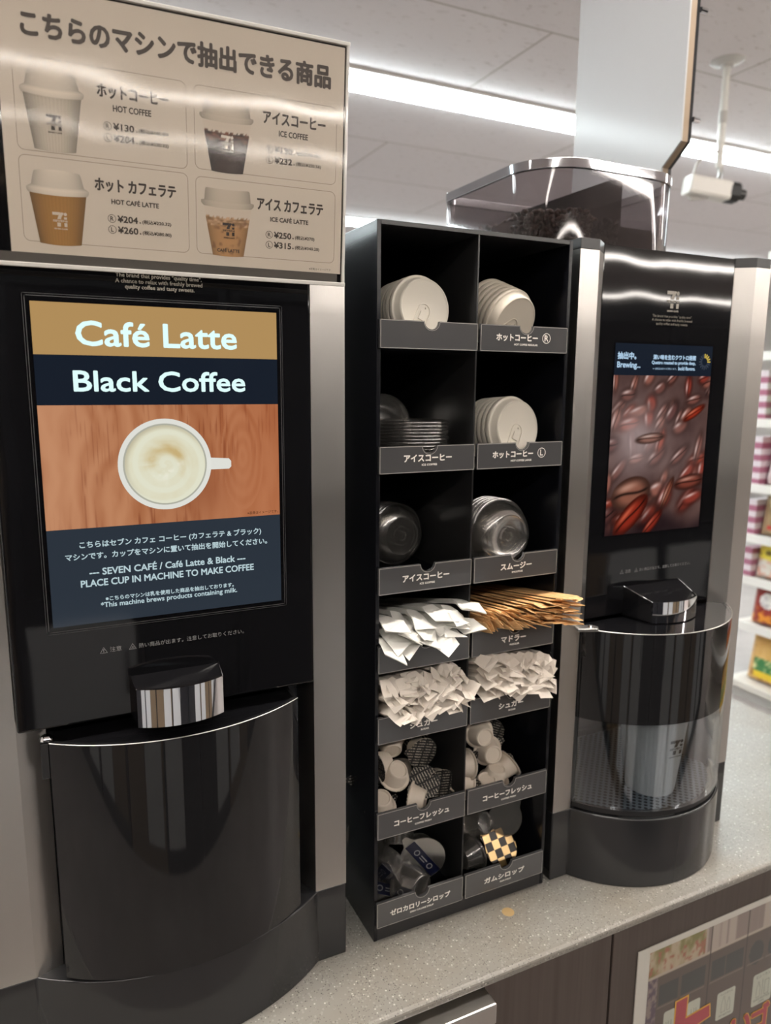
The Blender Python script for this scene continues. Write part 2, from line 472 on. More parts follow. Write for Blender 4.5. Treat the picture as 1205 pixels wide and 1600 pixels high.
        if solid:
            md = o.modifiers.new('thickness', 'SOLIDIFY'); md.thickness = solid; md.offset = 0
        if bevel:
            md = o.modifiers.new('bevel', 'BEVEL'); md.width = bevel; md.segments = seg; md.limit_method = 'ANGLE'; md.angle_limit = math.radians(30)
        return o
    def put(s, name, mat, parent, **k):
        """geometry already in the parent's own space"""
        off = root_loc(parent)
        s.v = [v+off for v in s.v]
        return s.build(name, mat, parent, **k)

def raster(name, F, x0, y0, x1, y1, nx, ny, func, mat, parent, z=0.0003, label=None):
    """a printed or shown picture: a fine grid whose ink is computed by func(u, v) -> rgb (sRGB 0..1)"""
    xs, ys = np.meshgrid(np.linspace(0, 1, nx+1), np.linspace(0, 1, ny+1))
    vs = [F.p(x0+(x1-x0)*a, y0+(y1-y0)*b, z) for a, b in zip(xs.ravel(), ys.ravel())]
    fs = [(j*(nx+1)+i, j*(nx+1)+i+1, (j+1)*(nx+1)+i+1, (j+1)*(nx+1)+i) for j in range(ny) for i in range(nx)]
    mb = MB(); mb.v, mb.f = vs, fs
    o = mb.build(name, mat, parent, label=label)
    ink(o, func(xs.ravel(), ys.ravel()))
    return o
def ink(o, rgb):
    rgb = np.clip(np.asarray(rgb, float), 0, 1)
    lin = np.where(rgb <= 0.04045, rgb/12.92, ((rgb+0.055)/1.055)**2.4)
    a = o.data.color_attributes.new('ink', 'FLOAT_COLOR', 'POINT')
    a.data.foreach_set('color', np.concatenate([lin, np.ones((len(lin), 1))], 1).astype(np.float32).ravel())
def hx(h): return np.array([int(h[i:i+2], 16)/255 for i in (1, 3, 5)])
def sstep(a, b, x):
    t = np.clip((x-a)/(b-a), 0, 1); return t*t*(3-2*t)
def vnoise(x, y, seed=0):
    xi, yi = np.floor(x).astype(int), np.floor(y).astype(int)
    def h(i, j):
        n = (i*374761393+j*668265263+seed*1442695) & 0x7fffffff
        n = ((n ^ (n >> 13))*1274126177) & 0x7fffffff
        return ((n ^ (n >> 16)) & 0xffff)/65535.0
    fx, fy = x-xi, y-yi
    fx, fy = fx*fx*(3-2*fx), fy*fy*(3-2*fy)
    return (h(xi, yi)*(1-fx)+h(xi+1, yi)*fx)*(1-fy)+(h(xi, yi+1)*(1-fx)+h(xi+1, yi+1)*fx)*fy
def fbm(x, y, seed=0, o=4):
    t, a = 0, 0.5
    for k in range(o):
        t = t+a*vnoise(x*2**k, y*2**k, seed+k); a *= 0.5
    return t/(1-0.5**o)
def mixc(a, b, t): return a+(b-a)*np.asarray(t)[..., None]

ORD = ['first', 'second', 'third', 'fourth', 'fifth', 'sixth', 'seventh', 'eighth', 'ninth', 'tenth', 'eleventh', 'twelfth', 'thirteenth', 'fourteenth', 'fifteenth', 'sixteenth', 'seventeenth', 'eighteenth']

def copy_thing(src, loc, q, label):
    r = src.copy(); COL.objects.link(r)
    r.location = loc
    if q is not None: r.rotation_mode = 'QUATERNION'; r.rotation_quaternion = q
    r['label'] = label
    for ch in src.children:
        c = ch.copy(); COL.objects.link(c); c.parent = r
        for g in ch.children:
            d = g.copy(); COL.objects.link(d); d.parent = c
    return r
def facing(n, roll=0.0):
    n = Vector(n).normalized()
    return n.to_track_quat('Z', 'Y') @ Quaternion((0, 0, 1), roll)

def logo(mb, F, x, y, h, z=0.0005):
    """the shop's mark: a 7 and an i crossed by a small line of type, a line of type below"""
    k = h
    def P(pts): return [(x+a*k, y+b*k) for a, b in pts]
    mb.fpoly(F, P([(0.0, 0.80), (0.50, 0.80), (0.56, 1.0), (0.0, 1.0)]), z)
    arc_o = [(0.74-0.36*math.sin(t), 0.42+0.58*math.cos(t)) for t in [i*PI/2*0.86/6 for i in range(7)]]
    mb.fpoly(F, P([(0.60, 1.0), (0.76, 0.98), (0.76, 0.90), (0.66, 0.78), (0.60, 0.66), (0.57, 0.52), (0.32, 0.52), (0.36, 0.66), (0.46, 0.84)]), z)
    mb.fpoly(F, P([(0.30, 0.0), (0.54, 0.0), (0.54, 0.28), (0.30, 0.28)]), z)
    mb.fdisc(F, x+0.88*k, y+0.88*k, 0.115*k, z, 16)
    mb.fpoly(F, P([(0.78, 0.52), (0.98, 0.52), (0.98, 0.68), (0.78, 0.68)]), z)
    mb.fpoly(F, P([(0.78, 0.0), (0.98, 0.0), (0.98, 0.28), (0.78, 0.28)]), z)
    mb.text(F, 'SEVENi', x+0.02*k, y+0.335*k, w=0.98*k, h=0.13*k, bold=0.008*k, z=z)
    mb.text(F, 'SEVEN CAFÉ', x+0.08*k, y-0.2*k, w=0.9*k, h=0.11*k, bold=0.006*k, z=z)
    return mb
def warn_triangle(mb, F, x, y, h, heat=False):
    w = h*1.15
    a, b, c = (x, y), (x+w, y), (x+w/2, y+h)
    mb.fline(F, [a, b, c, a], h*0.07)
    if heat:
        for i in (-1, 0, 1): mb.fline(F, [(x+w/2+i*h*0.13, y+h*0.28), (x+w/2+i*h*0.13+h*0.04, y+h*0.4), (x+w/2+i*h*0.13, y+h*0.55)], h*0.05)
        mb.fline(F, [(x+w*0.26, y+h*0.2), (x+w*0.74, y+h*0.2)], h*0.06)
    else:
        mb.fline(F, [(x+w/2, y+h*0.32), (x+w/2, y+h*0.68)], h*0.09)
        mb.fdisc(F, x+w/2, y+h*0.18, h*0.06, n=8)
def arc_pts(x0, x1, bulge, n=28, y=0.0):
    """points of a circular arc from (x0,y) to (x1,y) bulging to -y"""
    hc = (x1-x0)/2; R = (hc*hc+bulge*bulge)/(2*bulge); cx, cy = (x0+x1)/2, y+R-bulge
    a = math.asin(min(1, hc/R))
    if bulge > hc: a = PI-a
    return [(cx+R*math.sin(-a+2*a*i/n), cy-R*math.cos(-a+2*a*i/n)) for i in range(n+1)]


# ================================================================== SETTING
def struct(name, mb, mat, **k):
    o = mb.build(name, mat, None, **k); o['kind'] = 'structure'; return o
X0, X1, Y0, Y1 = -3.2, 9.0, -7.2, 8.0
struct('floor', MB().box(X0, Y0, FLOOR-0.05, X1, Y1, FLOOR), floor_tile)
struct('ceiling', MB().box(X0, Y0, CEIL, X1, Y1, CEIL+0.05), ceiling_mat)
struct('wall_left', MB().box(X0-0.1, Y0, FLOOR, X0, Y1, CEIL), wall_paint)
struct('wall_right', MB().box(X1, Y0, FLOOR, X1+0.1, Y1, CEIL), wall_paint)
struct('wall_back', MB().box(X0, Y1, FLOOR, X1, Y1+0.1, CEIL), wall_paint)
struct('wall_front', MB().box(X0, Y0-0.1, FLOOR, X1, Y0, CEIL), reflection_wall)

# ceiling strips, running along the counter
def strip(y, mat, label):
    t = thing('ceiling_light', label, 'light', ((X0+X1)/2, y, CEIL))
    MB().box(X0+0.5, y-0.085, CEIL-0.012, X1-0.5, y+0.085, CEIL).build('housing', camera_white, t, bevel=0.003)
    MB().box(X0+0.5, y-0.066, CEIL-0.03, X1-0.5, y+0.066, CEIL-0.012).build('diffuser', mat, t, bevel=0.008)
strip(2.05, light_far, 'white strip light crossing the ceiling beside the camera pole')
strip(4.25, light_far, 'far ceiling strip light just above the black rack top')
strip(-0.15, light_near, 'warm strip light in the ceiling above the coffee machines')
strip(-2.35, light_near, 'warm strip light in the ceiling behind the viewer')
strip(-4.5, light_near, 'warm strip light in the ceiling far behind the viewer')
strip(-6.5, light_near, 'warm strip light by the far end of the shop behind the viewer')
# unseen cabinets across the aisle, added for the glossy machine fronts to mirror
case_white = pm('case_white', '#cfcfd0', 0.4); case_dark = pm('case_dark', '#26262a', 0.35); case_wood = pm('case_wood', '#7d6a55', 0.5)
for k in range(9):
    x = -2.9+k*0.63
    t = thing('reflection_case', 'display case added across the aisle for reflections, %s from the left end of its row' % ['first', 'second', 'third', 'fourth', 'fifth', 'sixth', 'seventh', 'eighth', 'ninth'][k], 'display case', (x+0.3, -1.85, FLOOR), 'added display cases across the aisle')
    MB().box(x, -2.1, FLOOR, x+0.62, -1.6, 0.95).build('carcass', case_dark if k % 3 else case_wood, t, bevel=0.004)
    for s in range(2):
        d = MB().box(x+0.03+s*0.285, -1.6, FLOOR+0.1, x+0.305+s*0.285, -1.585, -0.06).build('door', (case_white, case_dark, case_white, case_wood)[(k+s) % 4], t, bevel=0.003)
        MB().box(x+0.27+s*0.05, -1.585, -0.3, x+0.28+s*0.05, -1.572, -0.16).build('handle', chrome, d)
    MB().box(x+0.03, -1.6, 0.02, x+0.59, -1.588, 0.88).build('glass_front', black_gloss, t)

# ================================================================== COUNTER
CX0, CX1, CY0, CY1 = -1.3, 0.942, -0.098, 0.62
t = MB().prism([(CX0, CY0), (CX1, CY0), (CX1, CY1), (CX0, CY1)], -0.012, COUNTER)
tag(t.build('worktop', worktop_mat, None, bevel=0.004, seg=3), 'speckled grey stone worktop carrying both coffee machines', 'worktop')
t = thing('cabinet', 'dark brown base cabinet under the rack, left of the panel seam', 'cabinet', (0.18, 0, FLOOR))
MB().box(0.094, -0.085, FLOOR, 0.2755, 0.6, -0.0121).build('body', cabinet_brown, t, bevel=0.001)
t = thing('cabinet', 'dark brown base cabinet with the recycling poster on its front', 'cabinet', (0.6, 0, FLOOR))
MB().box(0.2785, -0.085, FLOOR, 0.935, 0.6, -0.0121).build('body', cabinet_brown, t, bevel=0.001)
t = thing('metal_drawer', 'stainless steel drawer with a protruding flange under the worktop', 'drawer', (-0.2, -0.08, -0.3))
MB().box(-1.0, -0.08, -0.6, 0.0925, 0.5, -0.0125).build('carcass', dull_metal, t)
MB().box(-1.0, -0.112, -0.046, 0.0925, -0.08, -0.021).build('flange', steel, t, bevel=0.002)
MB().prism([(-1.0, -0.1), (0.083, -0.1), (0.0925, -0.083), (-1.0, -0.083)], -0.4, -0.058).build('front_plate', camera_grey, t, bevel=0.001)
tag(MB().lathe([(0, 0.0), (0.0075, 0.0), (0.0075, 0.0002), (0.0072, 0.0004), (0.0066, 0.00025), (0, 0.0003)], 30, Matrix.Translation((0.1665, -0.0245, 0.00001))).build('coffee_stain', pm('stain', '#b09467', 0.35), None, smooth=True),
    'round dried tan stain on the worktop before the black rack', 'stain')

# poster on the right cabinet
PF = Frame((0.3195, -0.0862, -0.0635), (1, 0, 0), (0, 0, 1))
t = thing('poster', 'recycling poster with red writing on the brown cabinet front', 'poster', (0.45, -0.0862, -0.2))
MB().fbox(PF, 0, -0.40, 0.42, 0, -0.0008, 0.0004).build('sheet', pm('poster_white', '#c9c6bd', 0.3, 0, 0.5), t)
def poster_bins(u, v):
    x, y = u*0.393, (1-v)*0.377                    # metres right / down inside the print
    c = np.tile(hx('#5b4f48'), (len(u), 1))
    dk = hx('#3a3f3d')
    top = y < 0.037
    n = fbm(x*180, y*160, 3); n2 = fbm(x*70, y*30, 9)
    goods = mixc(mixc(hx('#7d7a44'), hx('#b9a88e'), sstep(0.3, 0.6, n2)), hx('#a2644e'), sstep(0.52, 0.72, n))
    goods = np.where((x > 0.1)[:, None], mixc(hx('#8d7f78'), hx('#b3a69b'), sstep(0.4, 0.6, vnoise(x*150, y*0+1, 5))), goods)
    c = np.where(top[:, None], goods, c)
    c = np.where(((y > 0.037) & (y < 0.0402))[:, None], hx('#b7aa9b'), c)
    for x0, x1 in ((0.020, 0.054), (0.060, 0.103), (0.114, 0.141), (0.143, 0.176), (0.187, 0.219), (0.225, 0.257), (0.27, 0.31), (0.32, 0.36)):
        m = (x > x0) & (x < x1) & (y > 0.054) & (y < 0.085)
        if x0 in (0.187, 0.225): m = ((x-(x0+x1)/2)/0.0145)**2+((y-0.073)/0.0185)**2 < 1
        c = np.where(m[:, None], dk, c)
        e = (x > x0-0.001) & (x < x1+0.001) & (y > 0.086) & (y < 0.0878)
        c = np.where(e[:, None], hx('#7a6d64'), c)
    for xs in (0.1095, 0.1815, 0.263): c = np.where((np.abs(x-xs) < 0.0012)[:, None], hx('#3b332e'), c)
    side = (x < 0.016) & (y > 0.041)
    c = np.where(side[:, None], mixc(hx('#8c7f78'), hx('#5a4a58'), sstep(0.4, 0.6, n)), c)
    return c*0.95
raster('bins_picture', PF, 0.020, -0.385, 0.413, -0.008, 200, 190, poster_bins, poster_photo, t, 0.0006)
pw = pm('poster_sticker', '#b9bcae', 0.35, 0, 0.4); pi_ = pm('poster_ink', '#4c4d48', 0.4)
mk = MB()
def sticker(x0, y0, x1, y1):
    r = 0.0035; pts = []
    for cx, cy, a in ((x1-r, y0+r, -PI/2), (x1-r, y1-r, 0), (x0+r, y1-r, PI/2), (x0+r, y0+r, PI)):
        pts += [(cx+r*math.cos(a+PI/2*i/4), cy+r*math.sin(a+PI/2*i/4)) for i in range(5)]
    MB().fpoly(PF, pts, 0.0009).build('bin_sticker', pw, t)
def bottle(x, y, w, h):
    mk.fline(PF, [(x, y), (x+w, y), (x+w, y+h*0.6), (x+w*0.68, y+h*0.82), (x+w*0.68, y+h), (x+w*0.32, y+h), (x+w*0.32, y+h*0.82), (x, y+h*0.6), (x, y)], 0.0005, 0.0011)
sticker(0.151, -0.161, 0.186, -0.118); bottle(0.1605, -0.151, 0.0075, 0.024); bottle(0.1715, -0.151, 0.006, 0.019)
mk.text(PF, 'ペットボトル', 0.1685, -0.1245, w=0.025, anchor='c', z=0.0011); mk.text(PF, 'PET BOTTLE', 0.1685, -0.1575, w=0.023, anchor='c', z=0.0011)
sticker(0.222, -0.169, 0.263, -0.118); bottle(0.2305, -0.156, 0.0075, 0.024); mk.fline(PF, [(0.2425, -0.156), (0.2425, -0.130)], 0.0006, 0.0011)
mk.fline(PF, [(0.247, -0.156), (0.2555, -0.156), (0.2555, -0.133), (0.247, -0.133), (0.247, -0.156)], 0.0006, 0.0011)
mk.text(PF, 'ビン・カン', 0.2425, -0.1255, w=0.028, anchor='c', z=0.0011)
mk.text(PF, 'GLASS BOTTLES', 0.2425, -0.1615, w=0.034, anchor='c', z=0.0011); mk.text(PF, 'CANS', 0.2425, -0.1665, w=0.012, anchor='c', z=0.0011)
sticker(0.052, -0.150, 0.072, -0.106); sticker(0.095, -0.150, 0.118, -0.109)
for x in (0.057, 0.061, 0.066, 0.102, 0.107, 0.111): mk.fline(PF, [(x, -0.142), (x, -0.122)], 0.0006, 0.0011)
mk.build('sticker_print', pi_, t)
red = pm('poster_red', '#a23a45', 0.35, 0, 0.4); yel = pm('poster_yellow', '#d9a43c', 0.35, 0, 0.4)
big = [(0.073, -0.099), (0.093, -0.098), (0.092, -0.131), (0.136, -0.128), (0.138, -0.146), (0.0925, -0.153), (0.0925, -0.190), (0.138, -0.188), (0.138, -0.208), (0.073, -0.208)]
def grow(poly, d):
    cx = sum(p[0] for p in poly)/len(poly)
    out = []
    k = len(poly)
    for i, p in enumerate(poly):
        a, b = poly[i-1], poly[(i+1) % k]
        n1 = Vector((-(p[1]-a[1]), p[0]-a[0])).normalized(); n2 = Vector((-(b[1]-p[1]), b[0]-p[0])).normalized()
        v = n1+n2; v = v/max(0.5, v.length_squared/2)
        out.append((p[0]+v.x*d, p[1]+v.y*d))
    return out
yb, rb = MB(), MB()
yb.fpoly(PF, grow(big, 0.0022), 0.0012); rb.fpoly(PF, big, 0.0014)
for s, x, y, h in (('い', 0.186, -0.208, 0.033), ('ゴ', 0.2265, -0.211, 0.038)):
    yb.text(PF, s, x, y, h=h, bold=0.0036, z=0.0012); rb.text(PF, s, x, y, h=h, bold=0.0021, z=0.0014)
yb.build('yellow_outline', yel, t); rb.build('red_lettering', red, t)

# ================================================================== LEFT MACHINE (wide)
ML = thing('coffee_machine', 'large coffee machine with a latte picture on its lit screen, at left', 'coffee machine', (-0.205, 0.1, 0))
def column(poly, z0, z1, parent, cap):
    c = MB().prism(poly, z0, z1-0.012).build('steel_column', steel, parent)
    MB().prism(poly, z1-0.012, z1).build('column_cap', cap, c, bevel=0.0008)
xr, xi = -0.034, -0.069
poly = [(xr, 0), (xi, 0), (xi-0.0095, 0.024), (xi-0.0095, 0.05), (xr, 0.05)]
column(poly, 0.086, 0.785, ML, black_edge)
column([(-0.376, 0), (-0.341, 0), (-0.3178, 0.0075), (-0.3178, 0.05), (-0.376, 0.05)], 0.086, 0.785, ML, black_edge)
MB().box(-0.376, 0.05, 0.086, -0.034, 0.5, 0.785).build('housing', black_matte, ML, bevel=0.002)
MB().box(-0.3175, 0.0245, 0.09, -0.0787, 0.05, 0.78).build('inner_front', black_acrylic, ML)
arc = arc_pts(-0.341, -0.067, 0.046)
MB().prism([(-0.376, 0)]+arc+[(-0.034, 0), (-0.034, 0.5), (-0.376, 0.5)], 0, 0.086).build('base', black_base, ML, smooth=True, bevel=0.0012)
MB().box(-0.3395, -0.016, 0.3315, -0.0745, -0.004, 0.778).build('front_panel', black_gloss, ML, bevel=0.0022, seg=3)
MB().box(-0.33, -0.004, 0.34, -0.084, 0.02, 0.77).build('panel_mount', black_matte, ML)
LF = Frame((0, -0.016, 0), (1, 0, 0), (0, 0, 1))
sc = MB().fbox(LF, -0.3075, 0.4185, -0.1055, 0.6885, -0.001, 0.0004).build('screen', screen_off, ML)
MB().frect(LF, -0.306, 0.4205, -0.107, 0.5035, 0.0006).build('slate_band', scr_slate, sc)
MB().frect(LF, -0.306, 0.6055, -0.107, 0.6455, 0.0006).build('navy_band', scr_navy, sc)
MB().frect(LF, -0.306, 0.6455, -0.107, 0.6862, 0.0006).build('gold_band', scr_gold, sc)
def wood(u, v):
    x, y = u*2.0, v
    n = fbm(x*7+fbm(x*3, y*1.5, 2)*2, y*1.1, 4)
    ring = 0.5+0.5*np.sin((x*16+fbm(x*2.5, y*1.2, 8)*9)*2.2)
    kn = np.hypot((u-0.83)/0.06, (v-0.55)/0.3)
    ring = np.where(kn < 1.6, 0.5+0.5*np.sin(kn*14+fbm(x*6, y*4, 3)*3), ring)
    fine = vnoise(x*90, y*5, 6)
    c = mixc(hx('#bd8560'), hx('#8a4a2a'), 0.35*n+0.5*ring*n)
    c = mixc(c, hx('#6e3520'), 0.55*sstep(0.6, 0.95, fine)*sstep(0.3, 0.7, n))
    c = mixc(c, hx('#a55a36'), 0.45*sstep(0.45, 1.0, u)); c = mixc(c, hx('#cb9c7c'), 0.3*sstep(0.45, 0.0, u))
    sh = np.exp(-(((u-0.62)/0.13)**2+((v-0.28)/0.28)**2))
    return mixc(c, hx('#7c3f26'), 0.45*sh)
raster('wood_photo', LF, -0.306, 0.5035, -0.107, 0.6055, 300, 120, wood, screen_photo, sc, 0.0006)
MB().rrect(LF, -0.3095, 0.4165, -0.1035, 0.6905, 0.001, 0.0006, 0.0003).rrect(LF, -0.3112, 0.4148, -0.1018, 0.6922, 0.001, 0.0004, 0.0003).build('screen_bezel', pm('bezel_line', '#4a4a4c', 0.3), ML)
cp = MB()
cp.fdisc(LF, -0.2085, 0.5545, 0.0393, 0.0008, 64)
cp.fpoly(LF, [(-0.1725, 0.5485), (-0.1535, 0.5485), (-0.1515, 0.5505), (-0.1515, 0.5555), (-0.1535, 0.5578), (-0.1725, 0.5592)], 0.0008)
cp = cp.build('cup_photo', scr_cup, sc)
MB().fring(LF, -0.2085, 0.5545, 0.0335, 0.0352, 0.0009, 64).build('cup_rim', scr_cup2, cp)
vs, fs, uv = [], [], []
NR, NA = 36, 96
for i in range(NR+1):
    for j in range(NA):
        r, a = 0.0338*i/NR, 2*PI*j/NA
        vs.append(LF.p(-0.2085+r*math.cos(a), 0.5545+r*math.sin(a), 0.00095)); uv.append((r*math.cos(a)/0.0338, r*math.sin(a)/0.0338))
for i in range(NR):
    for j in range(NA): fs.append((i*NA+j, (i+1)*NA+j, (i+1)*NA+(j+1) % NA, i*NA+(j+1) % NA))
fm = MB(); fm.v, fm.f = vs, fs; fo = fm.build('foam', screen_photo, cp)
uv = np.array(uv); fx, fy = uv[:, 0], uv[:, 1]; fr = np.hypot(fx, fy)
sw = np.arctan2(fy, fx)+fr*3.0
f1 = np.exp(-((fr-0.42)/0.16)**2)*sstep(0.1, 0.9, 0.5+0.5*np.sin(sw*1.0+5.0)); f2 = fbm(fx*4+sw*0.6+8, fy*4+8, 7)
c = mixc(hx('#dcdcc6'), hx('#c3ab78'), np.clip(f1*1.3*f2+0.22*f2*sstep(0.2, 0.6, 0.5+0.5*np.sin(fr*16+sw)), 0, 1)); c = mixc(c, hx('#eceadb'), 0.5*sstep(0.55, 0.75, fbm(fx*6+3, fy*6+9, 5))*sstep(0.6, 0.2, fr))
c = mixc(c, hx('#a49a80'), 0.55*sstep(0.86, 1.0, fr)*sstep(0.2, 1.0, 0.5+0.5*np.sin(np.arctan2(fy, fx)-0.6)))
ink(fo, c)
tx = MB()
tx.text(LF, 'Café Latte', -0.2089, 0.6533, w=0.130, h=0.0192, anchor='c', bold=0.0006, z=0.0009)
tx.text(LF, 'Black Coffee', -0.2075, 0.6168, w=0.1405, h=0.0163, anchor='c', bold=0.0005, z=0.0009)
tx.build('title_lettering', scr_text, sc)
tx = MB()
tx.text(LF, 'こちらはセブン カフェ コーヒー (カフェラテ & ブラック)', -0.2035, 0.4858, w=0.156, anchor='c', bold=0.00015, z=0.0009)
tx.text(LF, 'マシンです。カップをマシンに置いて抽出を開始してください。', -0.2065, 0.4768, w=0.173, anchor='c', bold=0.00015, z=0.0009)
tx.text(LF, '--- SEVEN CAFÉ / Café Latte & Black ---', -0.208, 0.4625, w=0.134, anchor='c', bold=0.0002, z=0.0009)
tx.text(LF, 'PLACE CUP IN MACHINE TO MAKE COFFEE', -0.2078, 0.4530, w=0.149, h=0.0058, anchor='c', bold=0.0002, z=0.0009)
tx.text(LF, '※こちらのマシンは乳を使用した商品を抽出しております。', -0.208, 0.4390, w=0.111, anchor='c', bold=0.00012, z=0.0009)
tx.text(LF, '*This machine brews products containing milk.', -0.2086, 0.4322, w=0.118, anchor='c', bold=0.00012, z=0.0009)
tx.build('notice_lettering', scr_text2, sc)
MB().text(LF, '※画像はイメージです。', -0.1088, 0.5055, w=0.029, anchor='r', z=0.0009).build('photo_note', scr_brown, sc)
tx = MB()
tx.text(LF, 'The brand that provides "quality time".', -0.2068, 0.7078, w=0.069, anchor='c', bold=0.0001)
tx.text(LF, 'A chance to relax with freshly brewed', -0.2068, 0.7032, w=0.070, anchor='c', bold=0.0001)
tx.text(LF, 'quality coffee and tasty sweets.', -0.2065, 0.6988, w=0.056, anchor='c', bold=0.0001)
tx.build('slogan_lettering', pm('slogan_ink', '#b9b2a4', 0.5), ML)
tx = MB()
warn_triangle(tx, LF, -0.2705, 0.3925, 0.005); tx.text(LF, '注意', -0.2625, 0.3927, w=0.0095)
warn_triangle(tx, LF, -0.2465, 0.3925, 0.005, True); tx.text(LF, '熱い商品が出ます。注意してお取りください。', -0.2385, 0.3927, w=0.0945)
tx.build('caution_lettering', print_grey, ML)
def spout(cx, yb, yf, z0, zf, zb, parent, wb=0.0415, wf=0.037):
    fr = arc_pts(cx-wf, cx+wf, 0.010, 20, yf)
    k = len(fr)
    s = MB()
    top = [(x, y, zf) for x, y in fr]+[(cx+wb, yb, zb), (cx-wb, yb, zb)]
    bot = [(x, y+0.0012, z0) for x, y in fr]+[(cx+wb, yb, z0), (cx-wb, yb, z0)]
    n = len(top)
    s.add(bot+top, [tuple(range(n))[::-1], tuple(range(n, 2*n))]+[(i, (i+1) % n, (i+1) % n+n, i+n) for i in range(n)])
    sp = s.build('spout', black_gloss, parent)
    m = MB()
    fo = [(x, y-0.0012) for x, y in fr]
    vs = [(x, y, z0-0.0005) for x, y in fo]+[(x, y, zf+0.0008) for x, y in fo]+[(x, y+0.004, z0-0.0005) for x, y in fr]+[(x, y+0.003, zf+0.0008) for x, y in fr]
    fs = []
    for i in range(k-1):
        fs += [(i, i+1, k+i+1, k+i), (k+i, k+i+1, 3*k+i+1, 3*k+i), (i, 2*k+i, 2*k+i+1, i+1)]
    fs += [(0, k, 3*k, 2*k), (k-1, 3*k-1, 4*k-1, 2*k-1)]
    m.add(vs, fs).build('chrome_front', chrome, sp, smooth=True)
    m = MB()
    for sgn in (-1, 1):
        a = Vector((cx+sgn*wf, yf, zf+0.0006)); b = Vector((cx+sgn*wb, yb, zb+0.0006))
        m.tube([a, b], 0.0007, 6)
    m.build('chrome_edge', chrome, sp)
    return sp
spout(-0.2085, -0.016, -0.043, 0.3315, 0.3645, 0.3675, ML, 0.0395, 0.037)
# curved door of the left machine
def shell(arc_o, z0, z1, th, name, mat, parent, yback, **k):
    """a curved panel with thickness, whose two flanks run back to yback"""
    o = [(arc_o[0][0], yback)]+arc_o+[(arc_o[-1][0], yback)]
    cx = (arc_o[0][0]+arc_o[-1][0])/2
    hw = (arc_o[-1][0]-arc_o[0][0])/2
    i = [(cx+(x-cx)*(hw-th)/hw, y+(th if j not in (0, len(o)-1) else 0)) for j, (x, y) in enumerate(o)]
    m = MB(); n = len(o)
    vs = [(x, y, z0) for x, y in o]+[(x, y, z1) for x, y in o]+[(x, y, z0) for x, y in i]+[(x, y, z1) for x, y in i]
    fs = []
    for j in range(n-1):
        fs += [(j, j+1, n+j+1, n+j), (2*n+j+1, 2*n+j, 3*n+j, 3*n+j+1), (n+j, n+j+1, 3*n+j+1, 3*n+j), (j+1, j, 2*n+j, 2*n+j+1)]
    fs += [(0, n, 3*n, 2*n), (n-1, 3*n-1, 4*n-1, 2*n-1)]
    return m.add(vs, fs).build(name, mat, parent, smooth=True, **k)
da = arc_pts(-0.316, -0.092, 0.036, 30, -0.0166)
dr = shell(da, 0.0905, 0.3185, 0.004, 'door', black_door, ML, 0.018)
MB().prism([(-0.312, 0.018)]+[(x*0.985-0.003, y+0.003) for x, y in da]+[(-0.096, 0.018)], 0.3150, 0.3175).build('door_top', black_gloss, dr)
MB().tube([(x, y, 0.3186) for x, y in da], 0.00045, 6).build('door_rim', dull_metal, dr)
MB().box(-0.323, -0.014, 0.285, -0.316, 0.016, 0.318).build('hinge_block', black_edge, dr, bevel=0.001)
MB().lathe([(0, 0.005), (0.0038, 0.004), (0.0055, 0.002), (0.0058, 0), (0, 0)], 20, Matrix.Translation((-0.3175, -0.008, 0.319))).build('hinge_screw', chrome, dr, smooth=True)
MB().box(-0.3155, -0.0185, 0.097, -0.3085, -0.0165, 0.103).build('hinge_notch', black_matte, dr)

# ================================================================== RIGHT MACHINE (narrow)
MR = thing('coffee_machine', 'narrow coffee machine with coffee beans on its screen and a cup inside, at right', 'coffee machine', (0.402, 0.1, 0))
rl, rr_ = 0.2475, 0.557
poly = [(rl, 0), (0.2745, 0), (0.2945, 0.0158), (0.2945, 0.05), (rl, 0.05)]
column(poly, 0.0937, 0.785, MR, black_edge)
column([(0.8045-x, y) for x, y in poly], 0.0937, 0.785, MR, black_edge)
MB().box(rl, 0.05, 0.336, rr_, 0.5, 0.7849).build('housing', black_matte, MR, bevel=0.002)
m = MB().box(rl, 0.15, 0.0937, rr_, 0.5, 0.336); m.box(rl, 0.05, 0.0937, 0.288, 0.15, 0.336); m.box(0.5165, 0.05, 0.0937, rr_, 0.15, 0.336)
m.build('brew_chamber', black_acrylic, MR)
ra = arc_pts(0.2745, 0.530, 0.072, 40)
MB().prism([(rl, 0)]+ra+[(rr_, 0), (rr_, 0.5), (rl, 0.5)], 0, 0.0937).build('base', black_base, MR, smooth=True, bevel=0.0014)
MB().box(0.2947, 0.0158, 0.3365, 0.5098, 0.05, 0.784).build('front_panel', black_gloss, MR, bevel=0.001)
RF = Frame((0, 0.0158, 0), (1, 0, 0), (0, 0, 1))
rs = MB().fbox(RF, 0.3175, 0.4385, 0.4855, 0.6775, -0.001, 0.0004).build('screen', screen_off, MR)
MB().frect(RF, 0.3194, 0.6370, 0.4815, 0.6745, 0.0006).build('header_band', scr_navy, rs)
rng = np.random.default_rng(5)
